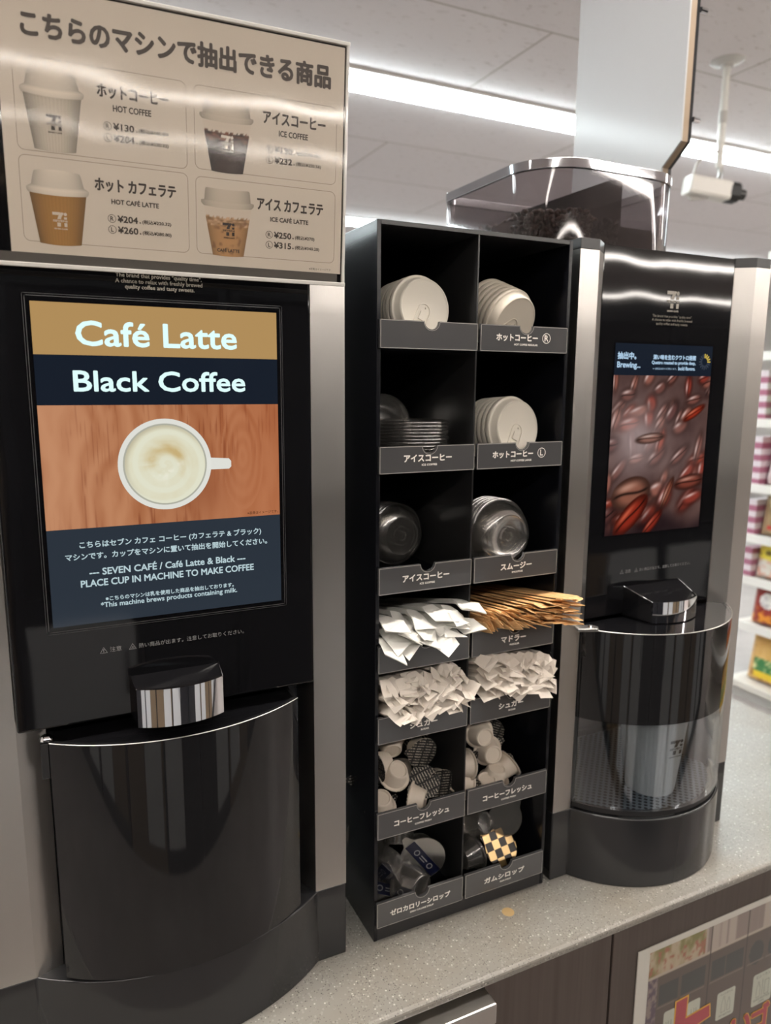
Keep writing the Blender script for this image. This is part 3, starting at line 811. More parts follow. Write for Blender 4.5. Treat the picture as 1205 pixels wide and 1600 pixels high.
def beans(u, v):
    asp = 0.197/0.162
    x, y = u, v*asp
    c = mixc(hx('#3d2826'), hx('#6a504a'), fbm(x*5, y*5, 3))
    def bean(c, cx, cy, a, b, th, base, hi, blur, crease=True):
        X = (x-cx)*math.cos(th)+(y-cy)*math.sin(th); Y = -(x-cx)*math.sin(th)+(y-cy)*math.cos(th)
        d = np.sqrt((X/a)**2+(Y/b)**2)
        m = sstep(1+blur, 1-blur, d)
        shade = np.clip(1-d, 0, 1)
        col = mixc(base*0.45, base, sstep(0, 0.6, shade))
        spot = np.exp(-(((X/a+0.15)/0.5)**2+((Y/b-0.45)/0.22)**2))
        col = mixc(col, hi, 0.8*spot)
        if crease:
            cr = np.exp(-((Y/b+0.12*np.sin(X/a*3))/0.09)**2)*sstep(1, 0.7, np.abs(X/a))
            col = mixc(col, base*0.15, 0.85*cr)
        return mixc(c, col, m)
    cols = ['#6d4038', '#7c4a40', '#8b3428', '#5c3531', '#93584a', '#a03a28']
    for k in range(62):
        cx, cy = rng.uniform(-0.05, 1.05), rng.uniform(0.05, asp+0.05)
        s = 0.125-0.04*cy/asp
        c = bean(c, cx, cy, s*rng.uniform(0.8, 1.3), s*rng.uniform(0.4, 0.65), rng.uniform(0.2, 1.7), hx(cols[rng.integers(6)]), hx('#f0d6cf'), 0.5, rng.random() < 0.6)
    sm = np.exp(-(((u-0.25)/0.3)**2+((v-0.62)/0.22)**2))*(0.6+0.6*fbm(x*4, y*4, 8))+0.45*np.exp(-(((u-0.75)/0.35)**2+((v-0.45)/0.2)**2))*fbm(x*3+4, y*3, 2)
    c = mixc(c, hx('#b39f9d'), np.clip(0.02+0.8*sm, 0, 0.8))
    c = bean(c, 0.62, 0.30, 0.14, 0.035, 1.15, hx('#8a4a38'), hx('#c9a090'), 0.15)
    c = bean(c, 0.85, 0.38, 0.17, 0.06, 0.15, hx('#7d3d30'), hx('#d09a88'), 0.18)
    c = bean(c, 0.40, 0.74, 0.15, 0.04, 0.1, hx('#94685c'), hx('#d9c2b8'), 0.18)
    c = bean(c, 0.85, 0.93, 0.13, 0.035, 0.5, hx('#9c2f1c'), hx('#e08868'), 0.18)
    c = mixc(c, hx('#160c10'), 0.75*sstep(0.16, 0.0, v+0.06*np.sin(u*9)))
    c = bean(c, 0.24, 0.32, 0.20, 0.125, 0.25, hx('#8f5947'), hx('#c99a86'), 0.06)
    c = bean(c, 0.25, 0.145, 0.22, 0.085, 0.75, hx('#8f2a1b'), hx('#d9694a'), 0.07)
    c = bean(c, 0.48, 0.07, 0.14, 0.045, 0.8, hx('#86291c'), hx('#c86a55'), 0.12)
    return c*0.9
raster('beans_photo', RF, 0.3194, 0.4405, 0.4815, 0.6370, 150, 182, beans, screen_photo, rs, 0.0006)
tx = MB()
tx.text(RF, '抽出中。', 0.3235, 0.6560, w=0.029, bold=0.00035, z=0.0009)
tx.text(RF, 'Brewing...', 0.3235, 0.6440, w=0.0365, bold=0.0003, z=0.0009)
tx.text(RF, '深い味を生むクワトロ焙煎', 0.4525, 0.6565, w=0.072, anchor='r', bold=0.0003, z=0.0009)
tx.text(RF, 'Quattro roasted to provide deep,', 0.4525, 0.6498, w=0.074, anchor='r', bold=0.0002, z=0.0009)
tx.text(RF, 'bold flavors.', 0.4525, 0.6440, w=0.029, anchor='r', bold=0.0002, z=0.0009)
tx.text(RF, '※一部商品は味わいが異なります。', 0.4205, 0.6442, w=0.040, anchor='r', z=0.0009)
tx.build('screen_lettering', scr_text3, rs)
a, b = MB(), MB()
for k in range(16):
    th = PI/2-2*PI*k/16
    (a if k < 5 else b).fline(RF, [(0.4685+0.0055*math.cos(th), 0.655+0.0055*math.sin(th)), (0.4685+0.0092*math.cos(th), 0.655+0.0092*math.sin(th))], 0.0014, 0.0009)
a.build('progress_mark', scr_yel, rs); b.build('progress_ring', scr_dim, rs)
lm = pm('mark_ink', '#8f8a80', 0.35)
logo(MB(), RF, 0.3965, 0.7180, 0.0205).build('shop_mark', lm, MR)
tx = MB()
tx.text(RF, 'The brand that provides "quality time".', 0.408, 0.7060, w=0.066, anchor='c')
tx.text(RF, 'A chance to relax with freshly brewed', 0.408, 0.7015, w=0.067, anchor='c')
tx.text(RF, 'quality coffee and tasty sweets.', 0.408, 0.6970, w=0.053, anchor='c')
tx.build('slogan_lettering', pm('slogan_ink_dim', '#7d776c', 0.5), MR)
tx = MB()
warn_triangle(tx, RF, 0.349, 0.3895, 0.005); tx.text(RF, '注意', 0.357, 0.3897, w=0.0095)
warn_triangle(tx, RF, 0.373, 0.3895, 0.005, True); tx.text(RF, '熱い商品が出ます。注意してお取りください。', 0.381, 0.3897, w=0.0905)
tx.build('caution_lettering', print_grey, MR)
spout(0.4045, 0.0158, -0.024, 0.3345, 0.3600, 0.3715, MR, 0.047, 0.0375)
ra2 = arc_pts(0.2765, 0.528, 0.0705, 44)
dr = shell(ra2, 0.218, 0.333, 0.003, 'door', black_door, MR, 0.014)
shell(ra2, 0.1035, 0.2179, 0.003, 'door_window', smoke_door, dr, 0.014)
MB().prism([(0.2795, 0.0150)]+[((x-0.40225)*0.978+0.40225, y+0.002) for x, y in ra2]+[(0.525, 0.0150)], 0.3295, 0.3325).build('door_top', black_gloss, dr)
MB().tube([(x, y, 0.3331) for x, y in ra2], 0.0006, 6).build('door_rim', dull_metal, dr)
MB().prism([(x, y+0.001) for x, y in arc_pts(0.2775, 0.527, 0.0700, 40)]+[(x, y+0.005) for x, y in arc_pts(0.2795, 0.525, 0.069, 40)[::-1]], 0.0965, 0.1030).build('door_foot', black_matte, dr)
MB().prism([(0.262, -0.012), (0.285, -0.021), (0.291, -0.014), (0.288, -0.004), (0.266, 0.0)], 0.3335, 0.3375).build('hinge_plate', dull_metal, dr, bevel=0.001)
MB().lathe([(0, 0.003), (0.003, 0.0025), (0.004, 0), (0, 0)], 16, Matrix.Translation((0.281, -0.012, 0.3375))).build('hinge_screw', chrome, dr, smooth=True)
MB().prism([(0.2955, 0.14)]+[((x-0.40225)*0.90+0.40225, y*0.88+0.004) for x, y in ra2]+[(0.509, 0.14)], 0.0940, 0.0985).build('drip_tray', tray_mat, MR, bevel=0.0008)
m = MB()
for k in range(7): m.box(0.297, 0.1485, 0.13+k*0.027, 0.508, 0.1499, 0.139+k*0.027)
m.build('chamber_rib', black_edge, MR)

# hopper on the right machine
def rr_poly(x0, y0, x1, y1, rf, rb, n=12):
    pts = []
    for cx, cy, a, r in ((x1-rf, y0+rf, -PI/2, rf), (x1-rb, y1-rb, 0, rb), (x0+rb, y1-rb, PI/2, rb), (x0+rf, y0+rf, PI, rf)):
        pts += [(cx+r*math.cos(a+PI/2*i/n), cy+r*math.sin(a+PI/2*i/n)) for i in range(n+1)]
    return pts
def band(po, pi2, z0, z1):
    m = MB(); n = len(po)
    m.add([(x, y, z0) for x, y in po]+[(x, y, z1) for x, y in po]+[(x, y, z0) for x, y in pi2]+[(x, y, z1) for x, y in pi2],
          sum([[(j, (j+1) % n, n+(j+1) % n, n+j), (2*n+(j+1) % n, 2*n+j, 3*n+j, 3*n+(j+1) % n), (n+j, n+(j+1) % n, 3*n+(j+1) % n, 3*n+j), ((j+1) % n, j, 2*n+j, 2*n+(j+1) % n)] for j in range(n)], []))
    return m
HZ = 0.785
HP = thing('bean_hopper', 'smoked clear hopper with a chrome rim on top of the narrow coffee machine', 'hopper', (0.39, 0.2, HZ))
po, pq = rr_poly(0.263, 0.095, 0.515, 0.335, 0.075, 0.02), rr_poly(0.266, 0.098, 0.512, 0.332, 0.072, 0.018)
band(po, pq, HZ, 0.890).build('hopper_wall', hopper_smoke, HP, smooth=True)
band(rr_poly(0.261, 0.093, 0.517, 0.337, 0.077, 0.022), rr_poly(0.2665, 0.0985, 0.5115, 0.3315, 0.0715, 0.0175), 0.8885, 0.9005).build('chrome_rim', hopper_chrome, HP, smooth=True, bevel=0.0008)
MB().prism(pq, HZ+0.0002, HZ+0.004).build('hopper_floor', black_gloss, HP)
MB().box(0.3905, 0.100, HZ+0.004, 0.3935, 0.331, 0.888).build('divider', black_gloss, HP)
MB().prism([(0.394, 0.112), (0.47, 0.112), (0.505, 0.15), (0.505, 0.32), (0.394, 0.32)], HZ+0.004, 0.832).build('bean_chute', black_gloss, HP, bevel=0.006)
bm = bmesh.new(); bmesh.ops.create_icosphere(bm, subdivisions=1, radius=1); bv = [v.co.copy() for v in bm.verts]; bf = [tuple(v.index for v in f.verts) for f in bm.faces]; bm.free()
m = MB()
m.prism(rr_poly(0.279, 0.112, 0.381, 0.318, 0.060, 0.01), HZ+0.0048, 0.838)
per = arc = []
edge = [(x, y) for x, y in rr_poly(0.2748, 0.1068, 0.3828, 0.3235, 0.064, 0.01) if y < 0.25 or x < 0.3]
for layer in range(8):
    z = HZ+0.0135+layer*0.006
    for k in range(46):
        s = k/46*(len(edge)-1); i = int(s); f = s-i
        x = edge[i][0]*(1-f)+edge[i+1][0]*f; y = edge[i][1]*(1-f)+edge[i+1][1]*f
        q = Quaternion((random.random()-0.5, random.random()-0.5, random.random()-0.5, random.random()-0.5)).normalized()
        d = Vector((random.uniform(-0.002, 0.002), random.uniform(-0.001, 0.003), random.uniform(-0.003, 0.003)))
        m.add([q @ Vector((v.x*0.0052, v.y*0.0038, v.z*0.0028))+Vector((x, y, z))+d for v in bv], bf)
for k in range(170):
    x, y = random.uniform(0.282, 0.380), random.uniform(0.13, 0.318)
    q = Quaternion((random.random()-0.5, random.random()-0.5, random.random()-0.5, random.random()-0.5)).normalized()
    m.add([q @ Vector((v.x*0.0055, v.y*0.004, v.z*0.003))+Vector((x, y, 0.839+random.uniform(0, 0.004))) for v in bv], bf)
tag(m.build('coffee_beans', bean_mat, None, smooth=True, angle=180), 'dark roasted coffee beans filling the left half of the hopper', 'coffee beans', None, 'stuff')

# paper cup inside
CUPX, CUPY, CUPZ = 0.403, -0.006, 0.0987
PC = thing('paper_cup', 'white ribbed paper cup behind the clear door of the narrow machine', 'cup', (CUPX, CUPY, CUPZ))
prof = [(0, 0.004), (0.029, 0.004), (0.0295, 0), (0.0305, 0), (0.0315, 0.004), (0.0375, 0.06), (0.0435, 0.118), (0.0452, 0.119), (0.0455, 0.121), (0.0445, 0.1225), (0.0425, 0.1215), (0.0365, 0.06), (0.0305, 0.007), (0, 0.006)]
cupb = MB().lathe(prof, 144, None, wob=lambda a, j: (0.009*math.sin(a*48) if j in (4, 5, 6) else 0)).put('cup_body', paper_cup_mat, PC, smooth=True, angle=60)
th = -1.62
sl = (0.0435-0.0315)/0.114
nx = Vector((math.cos(th), math.sin(th), 0)); rx = Vector((-math.sin(th), math.cos(th), 0)); un = (Vector((0, 0, 1))+nx*sl).normalized()
rad = 0.0315+sl*0.062
CF = Frame(Vector((CUPX, CUPY, CUPZ+0.062))+nx*(rad+0.0009), rx, un)
logo(MB(), CF, -0.0095, 0, 0.021).build('shop_mark', print_dark, cupb)

# white panel standing behind the hopper
WP = thing('sign_board', 'tall white board standing behind the hopper with a brown edge', 'board', (0.61, 0.33, 0))
yz = [(0.2051, 1.62), (0.2051, 0.988), (0.240, 0.9585), (0.240, 0.0), (0.452, 0.0), (0.452, 1.62)]
BF = Frame((0.6, 0, 0), (0, -1, 0), (0, 0, 1))
MB().fprism(BF, [(-y, z) for y, z in yz], -0.0015, 0.0015).build('white_face', white_enamel, WP)
MB().fprism(BF, [(-y, z) for y, z in yz], -0.0125, -0.0016).build('brown_core', wood_core, WP)
MB().fprism(BF, [(-y, z) for y, z in yz], -0.019, -0.0126).build('dark_backing', black_base, WP)
for z in (1.17, 1.02):
    MB().tube([(0.618, 0.2035, z), (0.630, 0.2035, z)], 0.004, 12).build('bolt', chrome, WP)

# ================================================================== MENU SIGN on the left machine
SA = Vector((math.cos(-0.03476), -math.sin(-0.03476)*-1*-1, 0))
sx = Vector((math.cos(0.03476), -math.sin(0.03476), 0))
su = Vector((0, -math.sin(0.07208), math.cos(0.07208)))
SF = Frame((-0.05815, -0.05, 0.7102), sx, su)
SG = thing('menu_sign', 'acrylic coffee price sign with Japanese writing on the large machine', 'sign', SF.p(-0.13, 0, 0))
MB().fbox(SF, -0.290, 0.0, 0.0015, 0.1876, -0.0035, -0.0012).build('acrylic_back', black_gloss, SG)
m = MB().fbox(SF, -0.290, -0.002, 0.003, 0.0012, -0.004, 0.0024); m.fbox(SF, -0.290, 0.1862, 0.003, 0.1890, -0.004, 0.0016); m.fbox(SF, 0.0002, 0.0, 0.0026, 0.1876, -0.004, 0.0014)
m.build('acrylic_edge', acrylic_edge, SG, bevel=0.0005)
MB().fbox(SF, -0.285, 0.0012, -0.004, 0.0083, -0.0012, 0.0002).build('dark_strip', pm('sign_strip', '#4a4541', 0.5), SG)
MB().fbox(SF, -0.287, 0.0014, -0.0002, 0.1860, 0.0013, 0.0022).build('acrylic_front', acrylic_front, SG)
sh = MB().fbox(SF, -0.2576, 0.0083, -0.0012, 0.1845, -0.0012, 0.0002).build('print_sheet', sign_print, SG)
m = MB()
m.text(SF, 'こちらのマシンで抽出できる商品', -0.241, 0.1525, w=0.2275, h=0.0165, bold=0.0007)
def price(x, y, jp, en, r, rt_, l, lt, jw, ew, cx):
    m.text(SF, jp, x, y, w=jw, h=0.0088 if ' ' not in jp else 0.0088, bold=0.00035)
    m.text(SF, en, x+jw/2-0.001, y-0.0085, w=ew, h=0.0042, anchor='c', bold=0.00016)
    for k, (letter, pr_, tax) in enumerate((('R', r, rt_), ('L', l, lt))):
        yy = y-0.0212-k*0.0079
        m.fring(SF, cx, yy+0.0022, 0.0026, 0.0030, 0.0004, 24)
        m.text(SF, letter, cx, yy+0.0007, h=0.0030, anchor='c', bold=0.0001)
        m.text(SF, pr_, cx+0.0042, yy, w=0.0145, h=0.0047, bold=0.00022)
        m.fdisc(SF, cx+0.0205, yy+0.0008, 0.0006, 0.0004, 10)
        m.text(SF, tax, cx+0.0222, yy-0.0002, w=0.0215 if '.' in tax else 0.017, h=0.0034, bold=0.0001)
price(-0.1932, 0.1205, 'ホットコーヒー', 'HOT COFFEE', '¥130', '(税込¥140.40)', '¥204', '(税込¥220.32)', 0.050, 0.027, -0.1872)
price(-0.0692, 0.1198, 'アイスコーヒー', 'ICE COFFEE', '¥130', '(税込¥140.40)', '¥232', '(税込¥250.56)', 0.052, 0.0243, -0.0641)
price(-0.1979, 0.0560, 'ホット カフェラテ', 'HOT CAFÉ LATTE', '¥204', '(税込¥220.32)', '¥260', '(税込¥280.80)', 0.0588, 0.0345, -0.187)
price(-0.0742, 0.0545, 'アイス カフェラテ', 'ICE CAFÉ LATTE', '¥250', '(税込¥270)', '¥315', '(税込¥340.20)', 0.0562, 0.0325, -0.0644)
m.text(SF, '※写真はイメージです', -0.0295, 0.0100, w=0.0195)
m.build('sign_lettering', print_dark, sh)
m = MB()
for x0, y0, x1, y1 in ((-0.2485, 0.0785, -0.1297, 0.1400), (-0.1236, 0.0798, -0.0072, 0.1393), (-0.2486, 0.0165, -0.1296, 0.0752), (-0.1236, 0.0168, -0.0072, 0.0742)):
    m.rrect(SF, x0, y0, x1, y1, 0.0045, 0.0004)
m.build('box_line', print_line, sh)
def cup_picture(cx, yb, yr, wb, wr, lid, liquid=None):
    """a printed cup: tapering body, brim and lid"""
    def body(u, v):
        s = np.abs(u-0.5)*2
        if lid == 'dome':
            base = np.tile(hx('#cdbfb1'), (len(u), 1))
            line = 0.80+0.03*np.sin(u*40)*np.sin(u*17)
            liq = v < line
            lc = mixc(hx(liquid), hx(liquid)*0.72, s**3)
            ice = (v > line-0.17)
            nn = vnoise(u*14, v*30, 3)
            top = mixc(hx(liquid)*0.7, hx('#8a5038') if liquid == '#3c2b27' else hx('#d9b08e'), nn)
            lc = np.where(ice[:, None], top, lc)
            lc = mixc(lc, hx('#6d4a34'), 0.5*sstep(0.72, 0.85, vnoise(u*11, v*12, 8))*(liquid != '#3c2b27'))
            return np.where(liq[:, None], lc, base)
        c0 = hx(liquid or '#c9bdae')
        st = 0.5+0.5*np.sin(np.arcsin(np.clip((u-0.5)*2, -1, 1))*46)
        return mixc(mixc(c0, c0*0.62, s**2.5), c0*0.8, 0.35*st)
    nu, nv = 40, 30
    vs, uu, vv = [], [], []
    for j in range(nv+1):
        for i in range(nu+1):
            u, v = i/nu, j/nv
            w = wb+(wr-wb)*v
            sag = -0.0012*(1-(2*u-1)**2)*(1 if lid == 'hot' else 0.6)
            vs.append(SF.p(cx+(u-0.5)*w, yb+(yr-yb)*v+sag, 0.0004)); uu.append(u); vv.append(v)
    fs = [(j*(nu+1)+i, j*(nu+1)+i+1, (j+1)*(nu+1)+i+1, (j+1)*(nu+1)+i) for j in range(nv) for i in range(nu)]
    mb = MB(); mb.v, mb.f = vs, fs
    o = mb.build('cup_picture', print_photo, sh); ink(o, body(np.array(uu), np.array(vv)))
    # lid
    vs, cs, fs = [], [], []
    if lid == 'hot':
        rows = [(0, 1.04, 0.0), (0.12, 1.10, 0.1), (0.24, 1.10, 0.25), (0.32, 1.0, 0.05), (0.36, 0.93, -0.1), (0.85, 0.84, 0.0), (0.97, 0.80, 0.08), (1.0, 0.70, 0.12)]
        H = 0.0155
    else:
        rows = [(0, 1.0, 0), (0.15, 1.10, -0.02), (0.3, 1.10, 0.03), (0.34, 0.97, -0.05), (0.9, 0.93, 0.0), (0.98, 0.90, 0.06), (1.0, 0.86, 0.1)]
        H = 0.0135
    for (h, wf, br) in rows:
        for i in range(nu+1):
            u = i/nu
            sag = -0.0012*(1-(2*u-1)**2)*(1 if h < 0.6 else -0.8*(h-0.6)/0.4 if lid == 'hot' else 0.4)
            vs.append(SF.p(cx+(u-0.5)*wr*wf, yr+H*h+sag, 0.00055))
            b0 = hx('#d6cabc') if lid == 'hot' else hx('#c4b7a8')
            cs.append(b0*(1+br*0.25-0.22*abs(2*u-1)**3))
    fs = [(j*(nu+1)+i, j*(nu+1)+i+1, (j+1)*(nu+1)+i+1, (j+1)*(nu+1)+i) for j in range(len(rows)-1) for i in range(nu)]
    mb = MB(); mb.v, mb.f = vs, fs
    o2 = mb.build('lid_picture', print_photo, o); ink(o2, np.array(cs))
    return o
c = cup_picture(-0.2237, 0.0802, 0.1165, 0.0278, 0.0385, 'hot')
logo(MB(), SF, -0.2287, 0.0937, 0.0102, 0.0008).build('cup_mark', print_dark, c)
c = cup_picture(-0.0985, 0.0795, 0.1165, 0.0250, 0.0385, 'dome', '#3c2b27')
logo(MB(), SF, -0.1033, 0.0965, 0.0098, 0.0008).build('cup_mark', pm('print_pale', '#cfc2b3', 0.5), c)
c = cup_picture(-0.2237, 0.0158, 0.0505, 0.0285, 0.0385, 'hot', '#a8783a')
logo(MB(), SF, -0.2285, 0.0280, 0.0100, 0.0008).build('cup_mark', MATS['print_pale'], c)
c = cup_picture(-0.0985, 0.0165, 0.0535, 0.0250, 0.0385, 'dome', '#b58758')
logo(MB(), SF, -0.1030, 0.0318, 0.0098, 0.0008).build('cup_mark', print_dark, c)
MB().text(SF, 'CAFÉ LATTE', -0.0985, 0.0192, w=0.018, anchor='c', bold=0.00012, z=0.0008).build('cup_band_print', print_dark, c)

# ================================================================== DISPENSER RACK
RW, RD, RH = 0.2367, 0.235, 0.78
RK = thing('dispenser_rack', 'tall black rack of fourteen bins between the two coffee machines', 'rack', (RW/2, 0.1, 0))
FLOORS = [0.6605, 0.5360, 0.4095, 0.3235, 0.2430, 0.1305, 0.0210]
TOPS = [0.6868, 0.5622, 0.4368, 0.3520, 0.2720, 0.1600, 0.0505]
MB().box(0, 0, 0, 0.0045, RD, RH).build('side_panel', black_acrylic, RK, bevel=0.0006)
MB().box(RW-0.0045, 0, 0, RW, RD, RH).build('side_panel', black_acrylic, RK, bevel=0.0006)
MB().box(0.0045, 0.0002, RH-0.0045, RW-0.0045, RD, RH).build('top_panel', black_edge, RK, bevel=0.0004)
MB().box(0.0045, RD-0.004, 0, RW-0.0045, RD, RH-0.0045).build('back_panel', black_acrylic, RK)
MB().box(0.1151, 0.001, 0.0, 0.1168, RD-0.004, RH-0.0045).build('divider', black_edge, RK)
MB().box(0.0045, 0.0008, 0.0002, RW-0.0045, 0.004, 0.0195).build('plinth', black_edge, RK)
m = MB()
for f in FLOORS:
    MB().box(0.0045, 0.002, f-0.0022, RW-0.0045, RD-0.004, f).build('shelf', black_acrylic, RK)
TEXT = [('', ''), ('ホットコーヒー', 'HOT COFFEE REGULAR'), ('アイスコーヒー', 'ICE COFFEE'), ('ホットコーヒー', 'HOT COFFEE LARGE'), ('アイスコーヒー', 'ICE COFFEE'), ('スムージー', 'SMOOTHIE'),
        ('', ''), ('マドラー', 'MUDDLER'), ('シュガー', 'SUGAR'), ('シュガー', 'SUGAR'), ('コーヒーフレッシュ', 'COFFEE FRESH'), ('コーヒーフレッシュ', 'COFFEE FRESH'), ('ゼロカロリーシロップ', 'ZERO CALORIE SYRUP'), ('ガムシロップ', 'GUM SYRUP')]
KF = Frame((0, -0.0045, 0), (1, 0, 0), (0, 0, 1))
for row in range(7):
    for col in range(2):
        jp, en = TEXT[row*2+col]
        x0, x1 = ((0.0015, 0.1140), (0.1172, 0.2310))[col]
        z0, z1 = FLOORS[row]-0.0015, TOPS[row]
        xm = (x0+x1)/2+0.0015
        r = 0.0085
        notch = [(xm-r*math.cos(PI*i/10), z1-r*0.95*math.sin(PI*i/10)) for i in range(11)]
        out = [(x0, z0), (x1, z0), (x1, z1)]+notch[::-1]+[(x0, z1)]
        h = MB().fprism(KF, out, -0.0032, 0.0).build('label_holder', label_card, RK)
        e = MB()
        e.fline(KF, [(x0+0.0006, z0+0.0006), (x1-0.0006, z0+0.0006), (x1-0.0006, z1-0.0006), (xm+r+0.0006, z1-0.0006)], 0.0006, 0.0003)
        e.fline(KF, [(xm-r-0.0006, z1-0.0006), (x0+0.0006, z1-0.0006), (x0+0.0006, z0+0.0006)], 0.0006, 0.0003)
        e.fline(KF, [(xm-(r+0.0006)*math.cos(PI*i/10), z1-0.0006-(r+0.0006)*0.95*math.sin(PI*i/10)) for i in range(11)], 0.0005, 0.0003)
        e.build('clear_edge', label_edge, h)
        if jp:
            n = len(jp)
            w = {7: 0.056, 5: 0.042, 4: 0.034, 9: 0.070, 10: 0.078, 6: 0.058}[n]
            k = MB()
            cx = xm-0.002
            if en.endswith('REGULAR') or en.endswith('LARGE'):
                cx = xm-0.012; w = 0.053
                k.fring(KF, xm+0.0265, z0+0.0155, 0.0048, 0.0055, 0.0004, 32)
                k.text(KF, 'R' if 'REG' in en else 'L', xm+0.0265, z0+0.0125, h=0.0062, anchor='c', bold=0.0002)
            k.text(KF, jp, cx, z0+0.0115, w=w, h=0.0070, anchor='c', bold=0.0003)
            k.text(KF, en, xm-0.0005 if not en.endswith('LARGE') else xm-0.001, z0+0.0070, w=min(0.0016*len(en)+0.002, 0.034), h=0.0019, anchor='c', bold=0.0001)
            k.build('label_lettering', print_white, h)

# ------------------------------------------------------------------ lids
def hot_lid(mat, label, group, R=0.0352):
    k = R/0.0352
    t = thing('cup_lid', label, 'lid', (0, 0, 0), group)
    prof = [(0.0338, 0.0002), (0.0347, 0), (0.0352, 0.0015), (0.0352, 0.0042), (0.0345, 0.0056), (0.0330, 0.0058), (0.0322, 0.0064), (0.0306, 0.0135), (0.0300, 0.0148), (0.0290, 0.0154), (0.0280, 0.0148), (0.0272, 0.0142), (0, 0.0142)]
    b = [(r-0.0008 if r > 0.001 else 0, z-0.0008) for r, z in prof[::-1]]
    MB().lathe([(r*k, z*k) for r, z in prof+b], 56).put('lid_shell', mat, t, smooth=True, angle=50)
    # the drinking tab: a stadium-shaped recess with a folded square flap
    def stad(w, y0, y1, z):
        pts = [(w*math.cos(a), y1-w+w*math.sin(a), z) for a in [PI*i/10 for i in range(11)]]+[(-w, y0, z), (w, y0, z)]
        return pts
    s = stad(0.0075*k, -0.026*k, 0.004*k, 0.0146*k); s.append(s[0])
    tb = MB().tube(s, 0.0008*k, 6)
    tb.box(-0.0038*k, -0.0135*k, 0.0142*k, 0.0038*k, -0.005*k, 0.0158*k)
    tb.box(-0.0045*k, -0.0255*k, 0.0142*k, 0.0045*k, -0.0175*k, 0.0165*k)
    tb.tube([(0.001*k, 0.0005*k, 0.0140*k), (0.001*k, 0.0005*k, 0.0154*k)], 0.0011*k, 8)
    tb.put('drink_tab', mat, t, bevel=0.0003)
    return t
def stack(proto, base, n, roll, count, step, names, jig=0.0, tilt=0.0):
    n = Vector(n).normalized()
    for i in range(count):
        p = Vector(base)-n*step*i+Vector((random.uniform(-jig, jig), 0, random.uniform(-jig, 0)))
        q = facing(n+Vector((random.uniform(-tilt, tilt), 0, random.uniform(-tilt, tilt))), roll+(random.uniform(-0.5, 0.5) if i else 0))
        if i == 0:
            proto.location = p; proto.rotation_mode = 'QUATERNION'; proto.rotation_quaternion = q; proto['label'] = names(0)
        else: copy_thing(proto, p, q, names(i))
def nm(front, what):
    def f(i):
        return front if i == 0 else what % ORD[i]
    return f
p = hot_lid(white_plastic, '', 'white lids in the top left bin')
stack(p, (0.0605, 0.030, 0.7005), (0.10, -1, 0.08), -0.45, 6, 0.0072, nm('front white cup lid of the stack in the top left bin', '%s white cup lid from the front in the top left bin'), 0.0003, 0.004)
p = hot_lid(beige_plastic, '', 'beige lids in the top right bin')
stack(p, (0.1705, 0.028, 0.6955), (0.22, -1, -0.42), -1.0, 6, 0.0072, nm('front beige cup lid leaning forward in the top right bin', '%s beige cup lid from the front in the top right bin'), 0.0003, 0.004)
p = hot_lid(white_plastic, '', 'white lids in the second row', 0.0365)
stack(p, (0.1805, 0.030, 0.5755), (0.16, -1, 0.08), -0.45, 6, 0.0074, nm('front large white cup lid in the second bin down at right', '%s white cup lid from the front, second bin down at right'), 0.0003, 0.004)
def clear_lid(label, group, prof, name='clear_lid', n=64, wob=None, mat=None):
    t = thing(name, label, 'lid', (0, 0, 0), group)
    MB().lathe(prof, n, None, wob=wob).put('lid_shell', mat or clear_pet, t, smooth=True, angle=50)
    return t
flat = [(0.0365, 0), (0.0382, 0.0006), (0.0386, 0.0022), (0.0378, 0.0034), (0.0350, 0.0036), (0.0335, 0.0022), (0.0200, 0.0022), (0.0190, 0.0030), (0, 0.0030)]
p = clear_lid('', 'flat clear lids piled in the second row', flat)
for i in range(14):
    loc = (0.0680+random.uniform(-0.0012, 0.0012), 0.048+random.uniform(-0.001, 0.001), 0.5362+0.00355*i)
    lab = 'clear flat lid, %s from the bottom of the flat pile' % ORD[i]
    if i == 13: lab = 'clear flat lid on top of the flat pile, second bin down at left'
    if i == 0: p.location = loc; p['label'] = 'clear flat lid at the bottom of the flat pile, second bin down'
    else: copy_thing(p, loc, None, lab)
p = clear_lid('', 'clear lids standing on edge in the second row', flat)
stack(p, (0.0680, 0.130, 0.5750), (0.05, -1, 0.02), 0, 6, 0.0045, nm('frontmost clear lid on edge behind the flat pile of clear lids', '%s clear lid on edge from the front, behind the flat pile'), 0.0008, 0.01)
dome = [(0.0355, 0), (0.0368, 0.0008), (0.0370, 0.0030), (0.0345, 0.0036), (0.0335, 0.0050), (0.0315, 0.0120), (0.0280, 0.0155), (0.0225, 0.0170), (0.0215, 0.0150), (0.0120, 0.0150), (0.0105, 0.0168), (0.0060, 0.0168), (0.0050, 0.0150), (0, 0.0150)]
p = clear_lid('', 'clear lids in the third row at left', dome, wob=lambda a, j: 0.006*math.sin(a*20) if 3 < j < 7 else 0)
stack(p, (0.0740, 0.105, 0.4475), (0.10, -1, 0.02), 0, 5, 0.0058, nm('front clear dome lid in the third bin down at left', '%s clear dome lid from the front, third bin down at left'), 0.0003, 0.004)
dome2 = [(0.0400, 0), (0.0418, 0.0008), (0.0420, 0.0030), (0.0392, 0.0036), (0.0380, 0.0050), (0.0345, 0.0160), (0.0300, 0.0220), (0.0255, 0.0238), (0.0235, 0.0215), (0.0120, 0.0215), (0.0105, 0.0235), (0.0055, 0.0235), (0.0045, 0.021), (0, 0.021)]
p = clear_lid('', 'clear lids in the third row at right', dome2)
stack(p, (0.1720, 0.034, 0.4530), (0.05, -1, 0.02), 0, 5, 0.0065, nm('front clear dome lid in the smoothie bin at right', '%s clear dome lid from the front in the smoothie bin'), 0.0003, 0.004)

